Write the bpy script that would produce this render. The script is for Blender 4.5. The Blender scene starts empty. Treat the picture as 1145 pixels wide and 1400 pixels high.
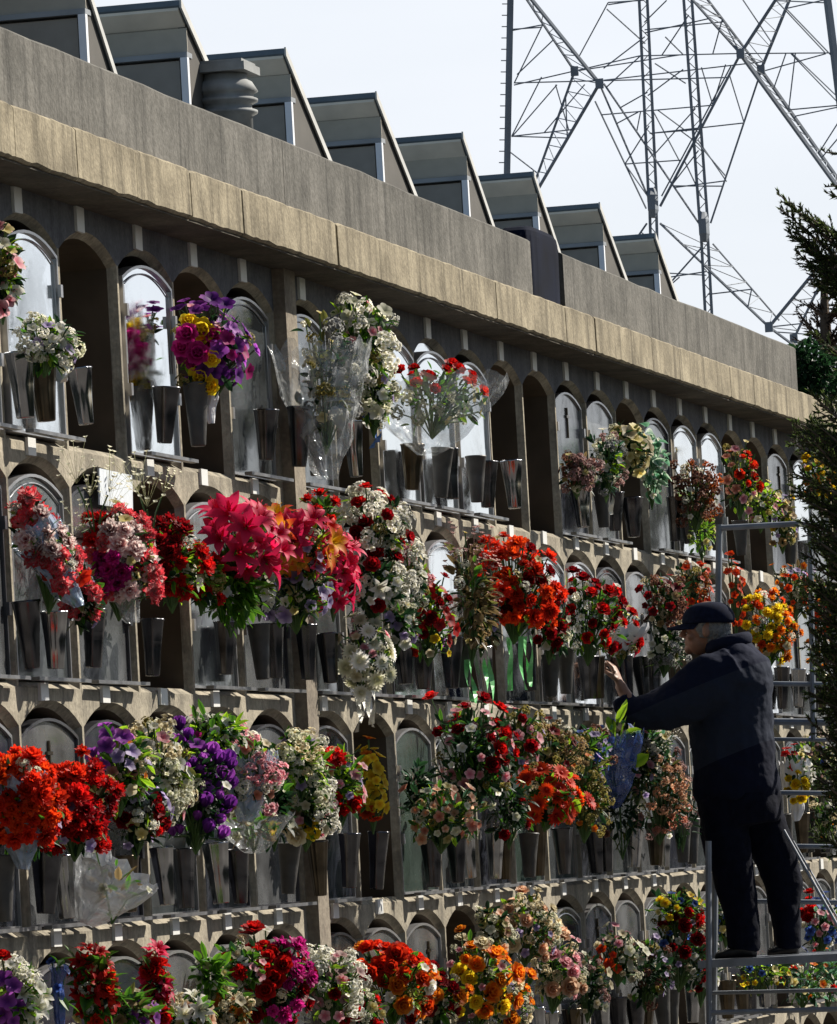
import bpy, math, random
import numpy as np
from mathutils import Vector, Matrix, noise
R = math.radians
rnd = random.Random(7)
C = bpy.context.scene.collection
sc = bpy.context.scene

# ---------------------------------------------------------------- camera
# wall face is the plane y = 0 running along +x; the camera stands on the path 5.3 m in front of it
F = 8400.0
_xd = Vector((1932.5, -348.0, F)).normalized()
_rho = math.atan(.056)
_u = Vector((-math.sin(_rho), math.cos(_rho), 0)); _u.z = -(_u.x*_xd.x+_u.y*_xd.y)/_xd.z; _u.normalize()
_X = Vector((_xd.x, _xd.y, -_xd.z)); _Z = Vector((_u.x, _u.y, -_u.z)); _Y = _Z.cross(_X)
MC = Matrix((_X, _Y, _Z))
CAM = Vector((0, -5.309, 1.6))
cam = bpy.data.cameras.new('camera'); camo = bpy.data.objects.new('camera', cam); C.objects.link(camo)
cam.sensor_fit = 'HORIZONTAL'; cam.sensor_width = 36; cam.lens = F/1145*36
cam.clip_start = .5; cam.clip_end = 3000
camo.matrix_world = Matrix.Translation(CAM) @ MC.to_4x4()
sc.camera = camo

# ---------------------------------------------------------------- light
SUN_EL, SUN_AZ = 38, 46          # azimuth from the wall's normal towards +x
sd = Vector((math.cos(R(SUN_EL))*math.sin(R(SUN_AZ)), -math.cos(R(SUN_EL))*math.cos(R(SUN_AZ)), math.sin(R(SUN_EL))))
sun = bpy.data.lights.new('sun', 'SUN'); sun.energy = 5.0; sun.angle = R(.5); sun.color = (1, .93, .82)
suno = bpy.data.objects.new('sun', sun); C.objects.link(suno)
suno.rotation_euler = sd.to_track_quat('Z', 'Y').to_euler()
w = bpy.data.worlds.new('World'); sc.world = w; w.use_nodes = True
nt = w.node_tree; nt.nodes.clear()
sky = nt.nodes.new('ShaderNodeTexSky'); sky.sky_type = 'NISHITA'; sky.sun_disc = False
sky.sun_elevation = R(SUN_EL); sky.sun_rotation = math.atan2(sd.x, sd.y); sky.dust_density = 1.0; sky.air_density = 1.0
tc = nt.nodes.new('ShaderNodeTexCoord'); mp = nt.nodes.new('ShaderNodeMapping'); mp.inputs['Scale'].default_value = (1.2, 1.2, 7)
nz = nt.nodes.new('ShaderNodeTexNoise'); nz.inputs['Scale'].default_value = 3.0; nz.inputs['Detail'].default_value = 6
cr = nt.nodes.new('ShaderNodeMapRange'); cr.inputs['From Min'].default_value = .3; cr.inputs['From Max'].default_value = .75
cr.inputs['To Min'].default_value = .75; cr.inputs['To Max'].default_value = 1
mx = nt.nodes.new('ShaderNodeMix'); mx.data_type = 'RGBA'
mx.inputs['B'].default_value = (10.5, 10.95, 11.7, 1)
bg = nt.nodes.new('ShaderNodeBackground'); bg.inputs['Strength'].default_value = .055
ou = nt.nodes.new('ShaderNodeOutputWorld')
L = nt.links.new
L(tc.outputs['Generated'], mp.inputs['Vector']); L(mp.outputs[0], nz.inputs['Vector']); L(nz.outputs[0], cr.inputs['Value'])
sx_ = nt.nodes.new('ShaderNodeSeparateXYZ'); L(tc.outputs['Generated'], sx_.inputs[0])
hz = nt.nodes.new('ShaderNodeMapRange'); hz.inputs['From Min'].default_value = .16; hz.inputs['From Max'].default_value = .32
hz.inputs['To Min'].default_value = 1; hz.inputs['To Max'].default_value = .0; hz.interpolation_type = 'SMOOTHSTEP'; L(sx_.outputs['Z'], hz.inputs['Value'])
ml = nt.nodes.new('ShaderNodeMath'); ml.operation = 'MULTIPLY'; L(cr.outputs[0], ml.inputs[0]); L(hz.outputs[0], ml.inputs[1])
dt = nt.nodes.new('ShaderNodeVectorMath'); dt.operation = 'DOT_PRODUCT'; dt.inputs[1].default_value = (math.cos(R(-5)), math.sin(R(-5)), 0); L(tc.outputs['Generated'], dt.inputs[0])
hd = nt.nodes.new('ShaderNodeMapRange'); hd.inputs['From Min'].default_value = .72; hd.inputs['From Max'].default_value = .9; hd.interpolation_type = 'SMOOTHSTEP'; L(dt.outputs['Value'], hd.inputs['Value'])
ml2 = nt.nodes.new('ShaderNodeMath'); ml2.operation = 'MULTIPLY'; L(ml.outputs[0], ml2.inputs[0]); L(hd.outputs[0], ml2.inputs[1])
L(ml2.outputs[0], mx.inputs['Factor']); L(sky.outputs[0], mx.inputs['A']); L(mx.outputs['Result'], bg.inputs['Color']); L(bg.outputs[0], ou.inputs[0])
sc.view_settings.view_transform = 'Standard'; sc.view_settings.look = 'None'
sc.view_settings.exposure = .68; sc.view_settings.gamma = 1
sc.render.engine = 'CYCLES'
sc.cycles.max_bounces = 8; sc.cycles.transparent_max_bounces = 12

# ---------------------------------------------------------------- helpers
def ray(px, py): return MC @ Vector((px-572.5, 700-py, -F))
def at(px, py, y=0.0):
    r = ray(px, py); return CAM + r*((y-CAM.y)/r.y)
def atx(px, py, x):
    r = ray(px, py); return CAM + r*((x-CAM.x)/r.x)
def ppm(x): return F/(x*.985)        # photo pixels per metre at distance x

class MB:
    def __init__(s): s.v = []; s.f = []; s.t = []
    def add(s, vs, fs, t=None):
        o = len(s.v); s.v += [tuple(p) for p in vs]; s.f += [tuple(i+o for i in f) for f in fs]
        s.t += (t if t is not None else [0.5]*len(vs)); return s
    def box(s, a, b):
        x0, y0, z0 = a; x1, y1, z1 = b
        return s.add([(x0,y0,z0),(x1,y0,z0),(x1,y1,z0),(x0,y1,z0),(x0,y0,z1),(x1,y0,z1),(x1,y1,z1),(x0,y1,z1)],
              [(0,3,2,1),(4,5,6,7),(0,1,5,4),(1,2,6,5),(2,3,7,6),(3,0,4,7)])
    def tube(s, pts, rad, n=6, cap=True, t=.5):
        pts = [Vector(p) for p in pts]; m = len(pts)
        rads = rad if isinstance(rad, (list, tuple)) else [rad]*m
        vs = []; prev = None
        for i, p in enumerate(pts):
            d = (pts[min(i+1, m-1)]-pts[max(i-1, 0)])
            if d.length < 1e-9: d = Vector((0,0,1))
            d.normalize()
            a = prev if prev else (Vector((0,0,1)) if abs(d.z) < .9 else Vector((1,0,0)))
            a = (a-d*a.dot(d)).normalized(); prev = a; b = d.cross(a)
            for k in range(n):
                c = math.cos(2*math.pi*k/n); q = math.sin(2*math.pi*k/n)
                vs.append(p+(a*c+b*q)*rads[i])
        fs = [(i*n+k, i*n+(k+1) % n, (i+1)*n+(k+1) % n, (i+1)*n+k) for i in range(m-1) for k in range(n)]
        if cap: fs += [tuple(range(n))[::-1], tuple((m-1)*n+k for k in range(n))]
        return s.add(vs, fs, [t]*len(vs))
    def lathe(s, prof, n=20, c=(0,0,0), cap=True):
        vs = [(c[0]+r*math.cos(2*math.pi*k/n), c[1]+r*math.sin(2*math.pi*k/n), c[2]+z) for r, z in prof for k in range(n)]
        m = len(prof)
        fs = [(i*n+k, i*n+(k+1) % n, (i+1)*n+(k+1) % n, (i+1)*n+k) for i in range(m-1) for k in range(n)]
        if cap: fs += [tuple(range(n))[::-1], tuple((m-1)*n+k for k in range(n))]
        return s.add(vs, fs)
    def rings(s, rs, n=20):
        """rs: list of (centre, axisA, axisB) full radius vectors"""
        vs = []
        for c, a, b in rs:
            for k in range(n):
                th = 2*math.pi*k/n; vs.append(Vector(c)+Vector(a)*math.cos(th)+Vector(b)*math.sin(th))
        m = len(rs)
        fs = [(i*n+k, i*n+(k+1) % n, (i+1)*n+(k+1) % n, (i+1)*n+k) for i in range(m-1) for k in range(n)]
        fs += [tuple(range(n))[::-1], tuple((m-1)*n+k for k in range(n))]
        return s.add(vs, fs)
    def ball(s, c, r, n=14, m=9):
        r = (r, r, r) if not isinstance(r, (tuple, list)) else r
        rs = []
        for i in range(m+1):
            th = math.pi*(i+.02)/(m+.04); q = math.sin(th)
            rs.append(((c[0], c[1], c[2]-r[2]*math.cos(th)), (r[0]*q, 0, 0), (0, r[1]*q, 0)))
        return s.rings(rs, n)
    def data(s, name, mat, smooth=False):
        me = bpy.data.meshes.new(name); me.from_pydata(s.v, [], s.f)
        at_ = me.attributes.new('t', 'FLOAT', 'POINT'); at_.data.foreach_set('value', np.array(s.t, dtype=np.float32))
        if smooth: me.polygons.foreach_set('use_smooth', [True]*len(me.polygons))
        if mat: me.materials.append(mat)
        me.update(); return me
    def build(s, name, mat, parent=None, smooth=False):
        return link(name, s.data(name, mat, smooth), parent)
def link(name, data, parent=None, loc=None):
    o = bpy.data.objects.new(name, data); C.objects.link(o)
    if parent: o.parent = parent
    if loc is not None: o.location = loc
    return o
def tag(o, label=None, cat=None, group=None, kind=None):
    if label: o['label'] = label
    if cat: o['category'] = cat
    if group: o['group'] = group
    if kind: o['kind'] = kind
    return o
def thing(name, label, cat, loc=(0,0,0), group=None):
    return tag(link(name, None, None, loc), label, cat, group)

# ---------------------------------------------------------------- materials
def newmat(name):
    m = bpy.data.materials.new(name); m.use_nodes = True
    return m, m.node_tree, m.node_tree.nodes['Principled BSDF']
def plain(name, col, rough=.6, metal=0, var=0.0, vscale=8, bump=0, spec=.5):
    m, n, b = newmat(name)
    b.inputs['Base Color'].default_value = (*col, 1); b.inputs['Roughness'].default_value = rough; b.inputs['Metallic'].default_value = metal
    b.inputs['Specular IOR Level'].default_value = spec
    if var or bump:
        t = n.nodes.new('ShaderNodeTexCoord'); z = n.nodes.new('ShaderNodeTexNoise'); z.inputs['Scale'].default_value = vscale; z.inputs['Detail'].default_value = 6
        n.links.new(t.outputs['Object'], z.inputs['Vector'])
        if var:
            r = n.nodes.new('ShaderNodeValToRGB'); r.color_ramp.elements[0].position = .3; r.color_ramp.elements[1].position = .7
            r.color_ramp.elements[0].color = (*[c*(1-var) for c in col], 1); r.color_ramp.elements[1].color = (*[min(1, c*(1+var)) for c in col], 1)
            n.links.new(z.outputs[0], r.inputs[0]); n.links.new(r.outputs[0], b.inputs['Base Color'])
        if bump:
            u = n.nodes.new('ShaderNodeBump'); u.inputs['Strength'].default_value = bump; u.inputs['Distance'].default_value = .02
            n.links.new(z.outputs[0], u.inputs['Height']); n.links.new(u.outputs[0], b.inputs['Normal'])
    return m
def concrete(name, c1, c2, dark, streak=(7, 7, .7), stain=.5, bump=.4):
    m, n, b = newmat(name); N = n.nodes; K = n.links.new
    t = N.new('ShaderNodeTexCoord')
    g = N.new('ShaderNodeTexNoise'); g.inputs['Scale'].default_value = 5; g.inputs['Detail'].default_value = 9; g.inputs['Roughness'].default_value = .65
    K(t.outputs['Object'], g.inputs['Vector'])
    r = N.new('ShaderNodeValToRGB'); r.color_ramp.elements[0].position = .35; r.color_ramp.elements[1].position = .68
    r.color_ramp.elements[0].color = (*c1, 1); r.color_ramp.elements[1].color = (*c2, 1); K(g.outputs[0], r.inputs[0])
    mp = N.new('ShaderNodeMapping'); mp.inputs['Scale'].default_value = streak; K(t.outputs['Object'], mp.inputs['Vector'])
    s = N.new('ShaderNodeTexNoise'); s.inputs['Scale'].default_value = 1.6; s.inputs['Detail'].default_value = 7; s.inputs['Roughness'].default_value = .7; K(mp.outputs[0], s.inputs['Vector'])
    q = N.new('ShaderNodeMapRange'); q.inputs['From Min'].default_value = .48; q.inputs['From Max'].default_value = .72; q.inputs['To Max'].default_value = stain; K(s.outputs[0], q.inputs['Value'])
    x = N.new('ShaderNodeMix'); x.data_type = 'RGBA'; K(q.outputs[0], x.inputs['Factor']); K(r.outputs[0], x.inputs['A']); x.inputs['B'].default_value = (*dark, 1)
    f = N.new('ShaderNodeTexNoise'); f.inputs['Scale'].default_value = 60; f.inputs['Detail'].default_value = 5; K(t.outputs['Object'], f.inputs['Vector'])
    x2 = N.new('ShaderNodeMix'); x2.data_type = 'RGBA'; x2.blend_type = 'OVERLAY'; x2.inputs['Factor'].default_value = .45; K(x.outputs['Result'], x2.inputs['A']); K(f.outputs[0], x2.inputs['B'])
    K(x2.outputs['Result'], b.inputs['Base Color']); b.inputs['Roughness'].default_value = .9; b.inputs['Specular IOR Level'].default_value = .2
    u = N.new('ShaderNodeBump'); u.inputs['Strength'].default_value = bump; u.inputs['Distance'].default_value = .01
    K(f.outputs[0], u.inputs['Height']); K(u.outputs[0], b.inputs['Normal'])
    return m
M_FACADE = concrete('facade_concrete', (.2, .178, .138), (.41, .365, .28), (.07, .064, .054), (6, 6, 1.1), .9)
M_SHADE_BAND = concrete('shade_band_concrete', (.075, .078, .088), (.15, .152, .165), (.035, .035, .04), (9, 9, 1.0), .6)  # cornice shadow over the top row, put into a darker concrete colour
M_UNDERSHADE = concrete('shaded_underside', (.06, .052, .042), (.12, .105, .08), (.02, .02, .02), (4, 4, 4), .6)  # shade under the overhang, put into the concrete's colour
M_CORN = concrete('cornice_concrete', (.17, .145, .1), (.37, .32, .225), (.06, .05, .034), (10, 10, .7), .9)
M_PARA = concrete('parapet_concrete', (.085, .082, .073), (.17, .162, .145), (.035, .034, .031), (10, 10, .5), .9)
M_PILA = concrete('pilaster_concrete', (.17, .145, .115), (.3, .26, .2), (.12, .1, .08), (6, 6, .6), .7)
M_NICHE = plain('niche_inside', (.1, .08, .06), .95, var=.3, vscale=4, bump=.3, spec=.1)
M_PLATE = plain('number_plate', (.62, .62, .6), .5, var=.06)
M_ALU = plain('aluminium_frame', (.36, .36, .37), .35, .75, var=.12, vscale=15)
M_DARKF = plain('dark_frame', (.07, .07, .08), .35, .7, var=.3, vscale=12)
M_STEEL = plain('vase_steel', (.1, .1, .11), .26, 1, var=.35, vscale=14, bump=.02)
M_CHROME = plain('vase_chrome', (.4, .4, .41), .16, 1, var=.25, vscale=14)
M_STONEV = plain('vase_stone', (.05, .048, .045), .5, var=.3, vscale=20, bump=.2)
M_BRONZE = plain('vase_bronze', (.11, .09, .065), .3, 1, var=.3, vscale=14)
def pane(name, col, rough, metal, var, vs=6, bump=.02):
    m = plain(name, col, rough, metal, var=var, vscale=vs, bump=bump); n = m.node_tree; b = n.nodes['Principled BSDF']
    t = n.nodes.new('ShaderNodeTexCoord'); z = n.nodes.new('ShaderNodeTexNoise'); z.inputs['Scale'].default_value = 4.5; z.inputs['Detail'].default_value = 8; z.inputs['Roughness'].default_value = .7; z.inputs['Distortion'].default_value = .8
    oi = n.nodes.new('ShaderNodeObjectInfo'); ad = n.nodes.new('ShaderNodeVectorMath'); ad.operation = 'ADD'; n.links.new(t.outputs['Object'], ad.inputs[0]); n.links.new(oi.outputs['Location'], ad.inputs[1]); n.links.new(ad.outputs[0], z.inputs['Vector'])
    r = n.nodes.new('ShaderNodeMapRange'); r.inputs['From Min'].default_value = .42; r.inputs['From Max'].default_value = .75; r.inputs['To Min'].default_value = rough; r.inputs['To Max'].default_value = rough+.3
    n.links.new(z.outputs[0], r.inputs['Value']); n.links.new(r.outputs[0], b.inputs['Roughness'])
    return m
M_MIRROR = pane('mirror_glass', (.84, .87, .89), .03, 1, .03, 2, .003)
M_GLASS = pane('hazy_glass', (.09, .1, .105), .07, .5, .5, 5, .03)
M_GLASS2 = pane('green_glass', (.07, .1, .085), .08, .5, .4, 5, .03)
M_BLACK = pane('black_granite', (.018, .02, .028), .12, 0, .3, 5, .01)
M_STONE = pane('grey_marble', (.085, .088, .092), .14, .2, .45, 9, .04)
M_PAPER = plain('pale_sheet', (.62, .66, .7), .4, 0, var=.08, vscale=20)

def petal_mat(name, base, tip, trans=.55, rough=.55):
    m, n, b = newmat(name); N = n.nodes; K = n.links.new
    a = N.new('ShaderNodeAttribute'); a.attribute_name = 't'
    oi = N.new('ShaderNodeObjectInfo')
    r = N.new('ShaderNodeValToRGB'); r.color_ramp.elements[0].position = .15; r.color_ramp.elements[1].position = .85
    r.color_ramp.elements[0].color = (*base, 1); r.color_ramp.elements[1].color = (*tip, 1); K(a.outputs['Fac'], r.inputs[0])
    h = N.new('ShaderNodeHueSaturation'); mr = N.new('ShaderNodeMapRange'); mr.inputs['To Min'].default_value = .65; mr.inputs['To Max'].default_value = 1.15
    K(oi.outputs['Random'], mr.inputs['Value']); K(mr.outputs[0], h.inputs['Value']); K(r.outputs[0], h.inputs['Color'])
    K(h.outputs[0], b.inputs['Base Color']); b.inputs['Roughness'].default_value = rough; b.inputs['Specular IOR Level'].default_value = .25
    tr = N.new('ShaderNodeBsdfTranslucent'); K(h.outputs[0], tr.inputs['Color'])
    mxs = N.new('ShaderNodeMixShader'); mxs.inputs[0].default_value = trans
    K(b.outputs[0], mxs.inputs[1]); K(tr.outputs[0], mxs.inputs[2]); K(mxs.outputs[0], N['Material Output'].inputs['Surface'])
    return m
COL = {  # base, tip
 'red': ((.28,.004,.004),(.62,.012,.01)), 'darkred': ((.1,.002,.004),(.3,.006,.01)), 'scarlet': ((.45,.012,.004),(.78,.04,.012)),
 'orange': ((.7,.12,.01),(.85,.28,.02)), 'redorange': ((.55,.025,.005),(.82,.08,.01)), 'yellow': ((.7,.4,.01),(.85,.66,.03)),
 'paleyellow': ((.6,.5,.15),(.75,.66,.32)), 'white': ((.7,.68,.5),(.9,.88,.84)), 'cream': ((.6,.5,.28),(.78,.7,.5)),
 'pink': ((.7,.2,.26),(.8,.45,.48)), 'hotpink': ((.55,.0,.05),(.85,.04,.14)), 'magenta': ((.35,.0,.12),(.65,.03,.28)),
 'purple': ((.09,.01,.17),(.28,.05,.42)), 'violet': ((.2,.03,.3),(.5,.12,.6)), 'lavender': ((.3,.22,.45),(.55,.45,.68)),
 'pinkwhite': ((.5,.03,.05),(.8,.68,.64)), 'whitered': ((.8,.7,.66),(.72,.06,.08)), 'peach': ((.7,.32,.16),(.8,.55,.38)),
 'salmon': ((.6,.18,.1),(.75,.36,.26)), 'brown': ((.12,.045,.03),(.26,.12,.08)), 'tan': ((.28,.17,.07),(.5,.36,.18)),
 'dustypink': ((.24,.12,.11),(.45,.28,.26)), 'blue': ((.02,.04,.2),(.08,.16,.5)), 'redyellow': ((.75,.5,.02),(.8,.05,.03)),
 'ivory': ((.6,.6,.4),(.82,.8,.64)), 'grey': ((.2,.2,.2),(.42,.42,.4)), 'rust': ((.3,.06,.02),(.55,.14,.03)), 'olive': ((.2,.17,.04),(.4,.33,.1)),
}
_pm = {}
def PM(c):
    if c not in _pm: _pm[c] = petal_mat('petal_'+c, *COL[c])
    return _pm[c]
LEAF = {'green': ((.025,.09,.012),(.1,.26,.02)), 'dark': ((.008,.025,.01),(.02,.06,.02)), 'lime': ((.16,.36,.01),(.45,.68,.04)),
        'mint': ((.03,.14,.07),(.2,.4,.25)), 'olive': ((.05,.06,.015),(.16,.16,.04)), 'fern': ((.03,.12,.01),(.14,.32,.02)), 'dry': ((.1,.07,.03),(.28,.2,.09)), 'ivy': ((.02,.2,.09),(.6,.72,.55))}
_lm = {}
def LM(c):
    if c not in _lm: _lm[c] = petal_mat('leaf_'+c, *LEAF[c], trans=.5, rough=.45)
    return _lm[c]
M_STEM = plain('stem_green', (.05, .11, .02), .6, var=.3)

def cello_mat(name, col=(.8, .83, .85), vis=.42):
    m, n, b = newmat(name); N = n.nodes; K = n.links.new
    b.inputs['Base Color'].default_value = (*col, 1); b.inputs['Roughness'].default_value = .07; b.inputs['Metallic'].default_value = .0; b.inputs['Specular IOR Level'].default_value = 1.0
    t = N.new('ShaderNodeTexCoord'); z = N.new('ShaderNodeTexVoronoi'); z.inputs['Scale'].default_value = 22
    z2 = N.new('ShaderNodeTexNoise'); z2.inputs['Scale'].default_value = 9; z2.inputs['Detail'].default_value = 5; z2.inputs['Distortion'].default_value = 1.5
    K(t.outputs['Object'], z.inputs['Vector']); K(t.outputs['Object'], z2.inputs['Vector'])
    u = N.new('ShaderNodeBump'); u.inputs['Strength'].default_value = 1; u.inputs['Distance'].default_value = .03; K(z2.outputs[0], u.inputs['Height'])
    u2 = N.new('ShaderNodeBump'); u2.inputs['Strength'].default_value = .35; u2.inputs['Distance'].default_value = .02; K(z.outputs['Distance'], u2.inputs['Height']); K(u.outputs[0], u2.inputs['Normal'])
    K(u2.outputs[0], b.inputs['Normal'])
    tr = N.new('ShaderNodeBsdfTransparent'); tr.inputs[0].default_value = (.93, .94, .95, 1)
    x = N.new('ShaderNodeMixShader'); fr = N.new('ShaderNodeMapRange'); fr.inputs['From Min'].default_value = .35; fr.inputs['From Max'].default_value = .65
    fr.inputs['To Min'].default_value = vis*.45; fr.inputs['To Max'].default_value = min(1, vis*1.6)
    K(z2.outputs[0], fr.inputs['Value']); K(fr.outputs[0], x.inputs[0]); K(tr.outputs[0], x.inputs[1]); K(b.outputs[0], x.inputs[2])
    K(x.outputs[0], N['Material Output'].inputs['Surface'])
    return m
M_CELLO = cello_mat('cellophane', (.85, .87, .88), .26); M_CELLOB = cello_mat('blue_grey_wrap', (.32, .4, .52), .8); M_CELLON = cello_mat('navy_wrap', (.05, .09, .3), .9)
M_WRAPW = plain('white_paper_wrap', (.72, .72, .74), .35, var=.15, vscale=14, bump=.5)
M_RIBG = plain('green_ribbon', (.2, .6, .22), .35, var=.15); M_RIBB = plain('blue_ribbon', (.06, .17, .5), .35, var=.2); M_RIBW = plain('white_ribbon', (.75, .74, .66), .4, var=.1)
M_RIBV = plain('pale_lilac_ribbon', (.5, .48, .6), .4, var=.1)

# ---------------------------------------------------------------- the columbarium
PITCH = .686
def colx(k): return 18.14+PITCH*k if k <= 4 else 21.73+PITCH*(k-5)
ZT = [3.592-.752*r for r in range(5)]
HW, HH, RISE = .313, .675, .07
K0, K1 = -3, 33
def outline(cx, zt, off, n=10):
    """arched opening, open at nothing: left bottom -> up -> arch -> down; off grows it outwards"""
    hw = HW+off; zb = zt-HH-(off if off > 0 else 0); top = zt+off
    rad = (HW*HW+RISE*RISE)/(2*RISE)
    pts = [(cx-hw, zb)]
    for i in range(n+1):
        x = -hw+2*hw*i/n
        z = top-rad+math.sqrt(max(0, rad*rad-x*x))
        pts.append((cx+x, z))
    pts.append((cx+hw, zb)); return pts
TYPES = {
 0: dict(zip(range(-1, 23), ['mirror','mirror','open','mirror','open','glass','glass','open','mirror','mirror','mirror','open','open','black','stone','open','glass','mirror','mirror','open','open','black','mirror','glass'])),
 1: dict(zip(range(-1, 23), ['stone','glass','stone','open','glass','stone','glass','stone','mirror','mirror','open','glass','mirror','mirror','glass','stone','glass','open','glass','open','mirror','glass','glass','stone'])),
 2: dict(zip(range(-1, 23), ['black','stone','black','glass','black','stone','black','open','green','glass','black','green','glass','black','glass','stone','black','glass','open','glass','stone','glass','open','stone'])),
 3: dict(zip(range(-1, 23), ['black','black','black','stone','glass','stone','stone','stone','stone','open','stone','black','glass','black','stone','glass','open','stone','black','stone','open','glass','stone','glass'])),
}
wall = thing('niche_wall', 'long concrete cemetery wall of arched burial niches under a projecting cornice', 'niche wall', (colx(0), 0, 0))
O = Vector((colx(0), 0, 0))
fb = MB(); nb = MB()
def sh(vs): return [(x-O.x, y, z) for x, y, z in vs]
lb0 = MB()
for r in range(5):
    ztop = ZT[r]+.039 if r else 3.80
    zbot = ZT[r]-.713 if r < 4 else -.1
    for k in range(K0, K1):
        cx = colx(k); x0 = cx-PITCH/2; x1 = cx+PITCH/2
        out = outline(cx, ZT[r], .02); inn = outline(cx, ZT[r], 0)
        n = len(out); prof_top = [(x, ztop) for x, z in out]
        vs = []; fs = []
        for i in range(1, n-2):
            a, b = out[i], out[i+1]
            o = len(vs); vs += [(a[0],0,a[1]),(b[0],0,b[1]),(b[0],0,ztop),(a[0],0,ztop)]; fs.append((o,o+1,o+2,o+3))
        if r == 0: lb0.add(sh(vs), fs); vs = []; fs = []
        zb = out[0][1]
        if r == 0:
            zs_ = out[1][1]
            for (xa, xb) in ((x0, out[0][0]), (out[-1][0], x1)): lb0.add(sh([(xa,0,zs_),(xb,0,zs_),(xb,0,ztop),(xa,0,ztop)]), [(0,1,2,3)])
        for (xa, xb) in ((x0, out[0][0]), (out[-1][0], x1)):
            zt_ = out[1][1] if r == 0 else ztop
            o = len(vs); vs += [(xa,0,zbot),(xb,0,zbot),(xb,0,zt_),(xa,0,zt_)]; fs.append((o,o+1,o+2,o+3))
        o = len(vs); vs += [(out[0][0],0,zbot),(out[-1][0],0,zbot),(out[-1][0],0,zb),(out[0][0],0,zb)]; fs.append((o,o+1,o+2,o+3))
        # splay and reveal
        o = len(vs)
        for p, y in ((out, 0), (inn, .028)):
            vs += [(x, y, z) for x, z in p]
        for j in range(1):
            for i in range(n):
                i2 = (i+1) % n
                fs.append((o+j*n+i, o+(j+1)*n+i, o+(j+1)*n+i2, o+j*n+i2))
        fb.add(sh(vs), fs)
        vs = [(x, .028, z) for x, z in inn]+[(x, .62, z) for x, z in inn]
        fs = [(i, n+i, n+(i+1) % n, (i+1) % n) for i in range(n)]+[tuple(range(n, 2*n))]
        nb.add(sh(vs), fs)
fb.build('facade', M_FACADE, wall); lb0.build('shade_band', M_SHADE_BAND, wall); nb.build('niche_lining', M_NICHE, wall)
b = MB(); xa, xb = colx(4)+PITCH/2, colx(5)-PITCH/2
b.box((xa-O.x, -.045, -.1), (xb-O.x, .05, 3.69)); b.build('pilaster', M_PILA, wall)
b = MB()
X0, X1 = colx(K0)-PITCH/2, colx(K1-1)+PITCH/2
b.box((X0-O.x, .63, -.1), (X1-O.x, 1.6, 3.8)); b.box((X0-O.x, .0, 3.802), (X1-O.x, 1.6, 3.86)); b.build('core', M_PARA, wall)
# end walls
b = MB(); b.box((X1-O.x, 0, -.1), (X1-O.x+.2, 1.6, 4.0)); b.build('end_wall', M_FACADE, wall)
# cornice panels
edges = [16.95]
jx = [20,105,187,262,333,398,462,520,575,630,680,730,775,815,855,893,930,965,1000,1032,1063,1093,1120,1145]
edges += [at(p, 175+.35*p, -.2).x for p in jx]
while edges[-1] < X1-.4: edges.append(edges[-1]+.69)
gap = {262, 462, 815}
for i in range(len(edges)-1):
    g = .012 if (i >= 1 and i-1 < len(jx) and jx[i-1] in gap) else .003
    g2 = .012 if (i < len(jx) and jx[i] in gap) else .003
    j = rnd.uniform(-.002, .002)
    a, c = edges[i]+g-O.x, edges[i+1]-g2-O.x
    b = MB(); n_ = 12; vs = []
    for q in range(n_+1):
        x = a+(c-a)*q/n_; w1 = .006*noise.noise((x*9, 1, 2))+.004*noise.noise((x*31, 4, 2)); w2 = .005*noise.noise((x*8, 7, 2))+.003*noise.noise((x*27, 9, 2))
        if q in (0, n_): w1 += .004*rnd.random(); w2 -= .006*rnd.random()
        vs += [(x, .05, 3.691), (x, -.19+j, 3.691+w1*.6), (x, -.2+j, 3.699+w1), (x, -.198+j, 3.85+w2), (x, -.188+j, 3.858+w2*.7), (x, -.02, 3.864)]
    b.add(vs, [(q*6+m, (q+1)*6+m, (q+1)*6+m+1, q*6+m+1) for q in range(n_) for m in range(5)]+[(0,1,2,3,4,5), tuple(n_*6+m for m in (5,4,3,2,1,0))])
    b.build('cornice_panel', M_CORN, wall)
b = MB(); b.box((X0-O.x, -.186, 3.684), (X1-O.x, -.002, 3.6895)); b.build('cornice_underside', M_UNDERSHADE, wall)
# parapet with uneven top
def parapet(xs, xe):
    b = MB(); n = max(2, int((xe-xs)/.25)); vs = []
    for i in range(n+1):
        x = xs+(xe-xs)*i/n-O.x; zt = 4.128+.008*noise.noise((x*1.1, 3, 0))+.005*noise.noise((x*4, 5, 0))
        y = -.105+.004*noise.noise((x, 9, 0))
        vs += [(x, y, 3.86), (x, y, zt-.01), (x, y+.012, zt), (x, .03, zt), (x, .03, 3.86)]
    fs = [(i*5+j, (i+1)*5+j, (i+1)*5+j+1, i*5+j+1) for i in range(n) for j in range(4)]+[(0,1,2,3,4), tuple(n*5+j for j in (4,3,2,1,0))]
    b.add(vs, fs); b.build('parapet', M_PARA, wall)
pa = at(724, 340, -.1).x; pb = at(768, 350, -.1).x; pc = at(1087, 480, -.1).x
parapet(16.95, at(383, 185, -.1).x); parapet(at(383, 185, -.1).x+.006, pa); parapet(pb, pc)
# number plates over the niches
pl = MB().box((-.042, -.008, -.032), (.042, .002, .032)).data('number_plate', M_PLATE)
for r in range(4):
    for k in range(-1, 23):
        if rnd.random() < .04: continue
        o = link('number_plate', pl, wall, (colx(k)-.09-O.x+rnd.uniform(-.01, .01), -.002, ZT[r]+(.052 if r == 0 else .045)))
        o.scale = (1, 1, 1.25 if r == 0 else .85); o.rotation_euler = (0, rnd.uniform(-.03, .03), 0)
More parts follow.
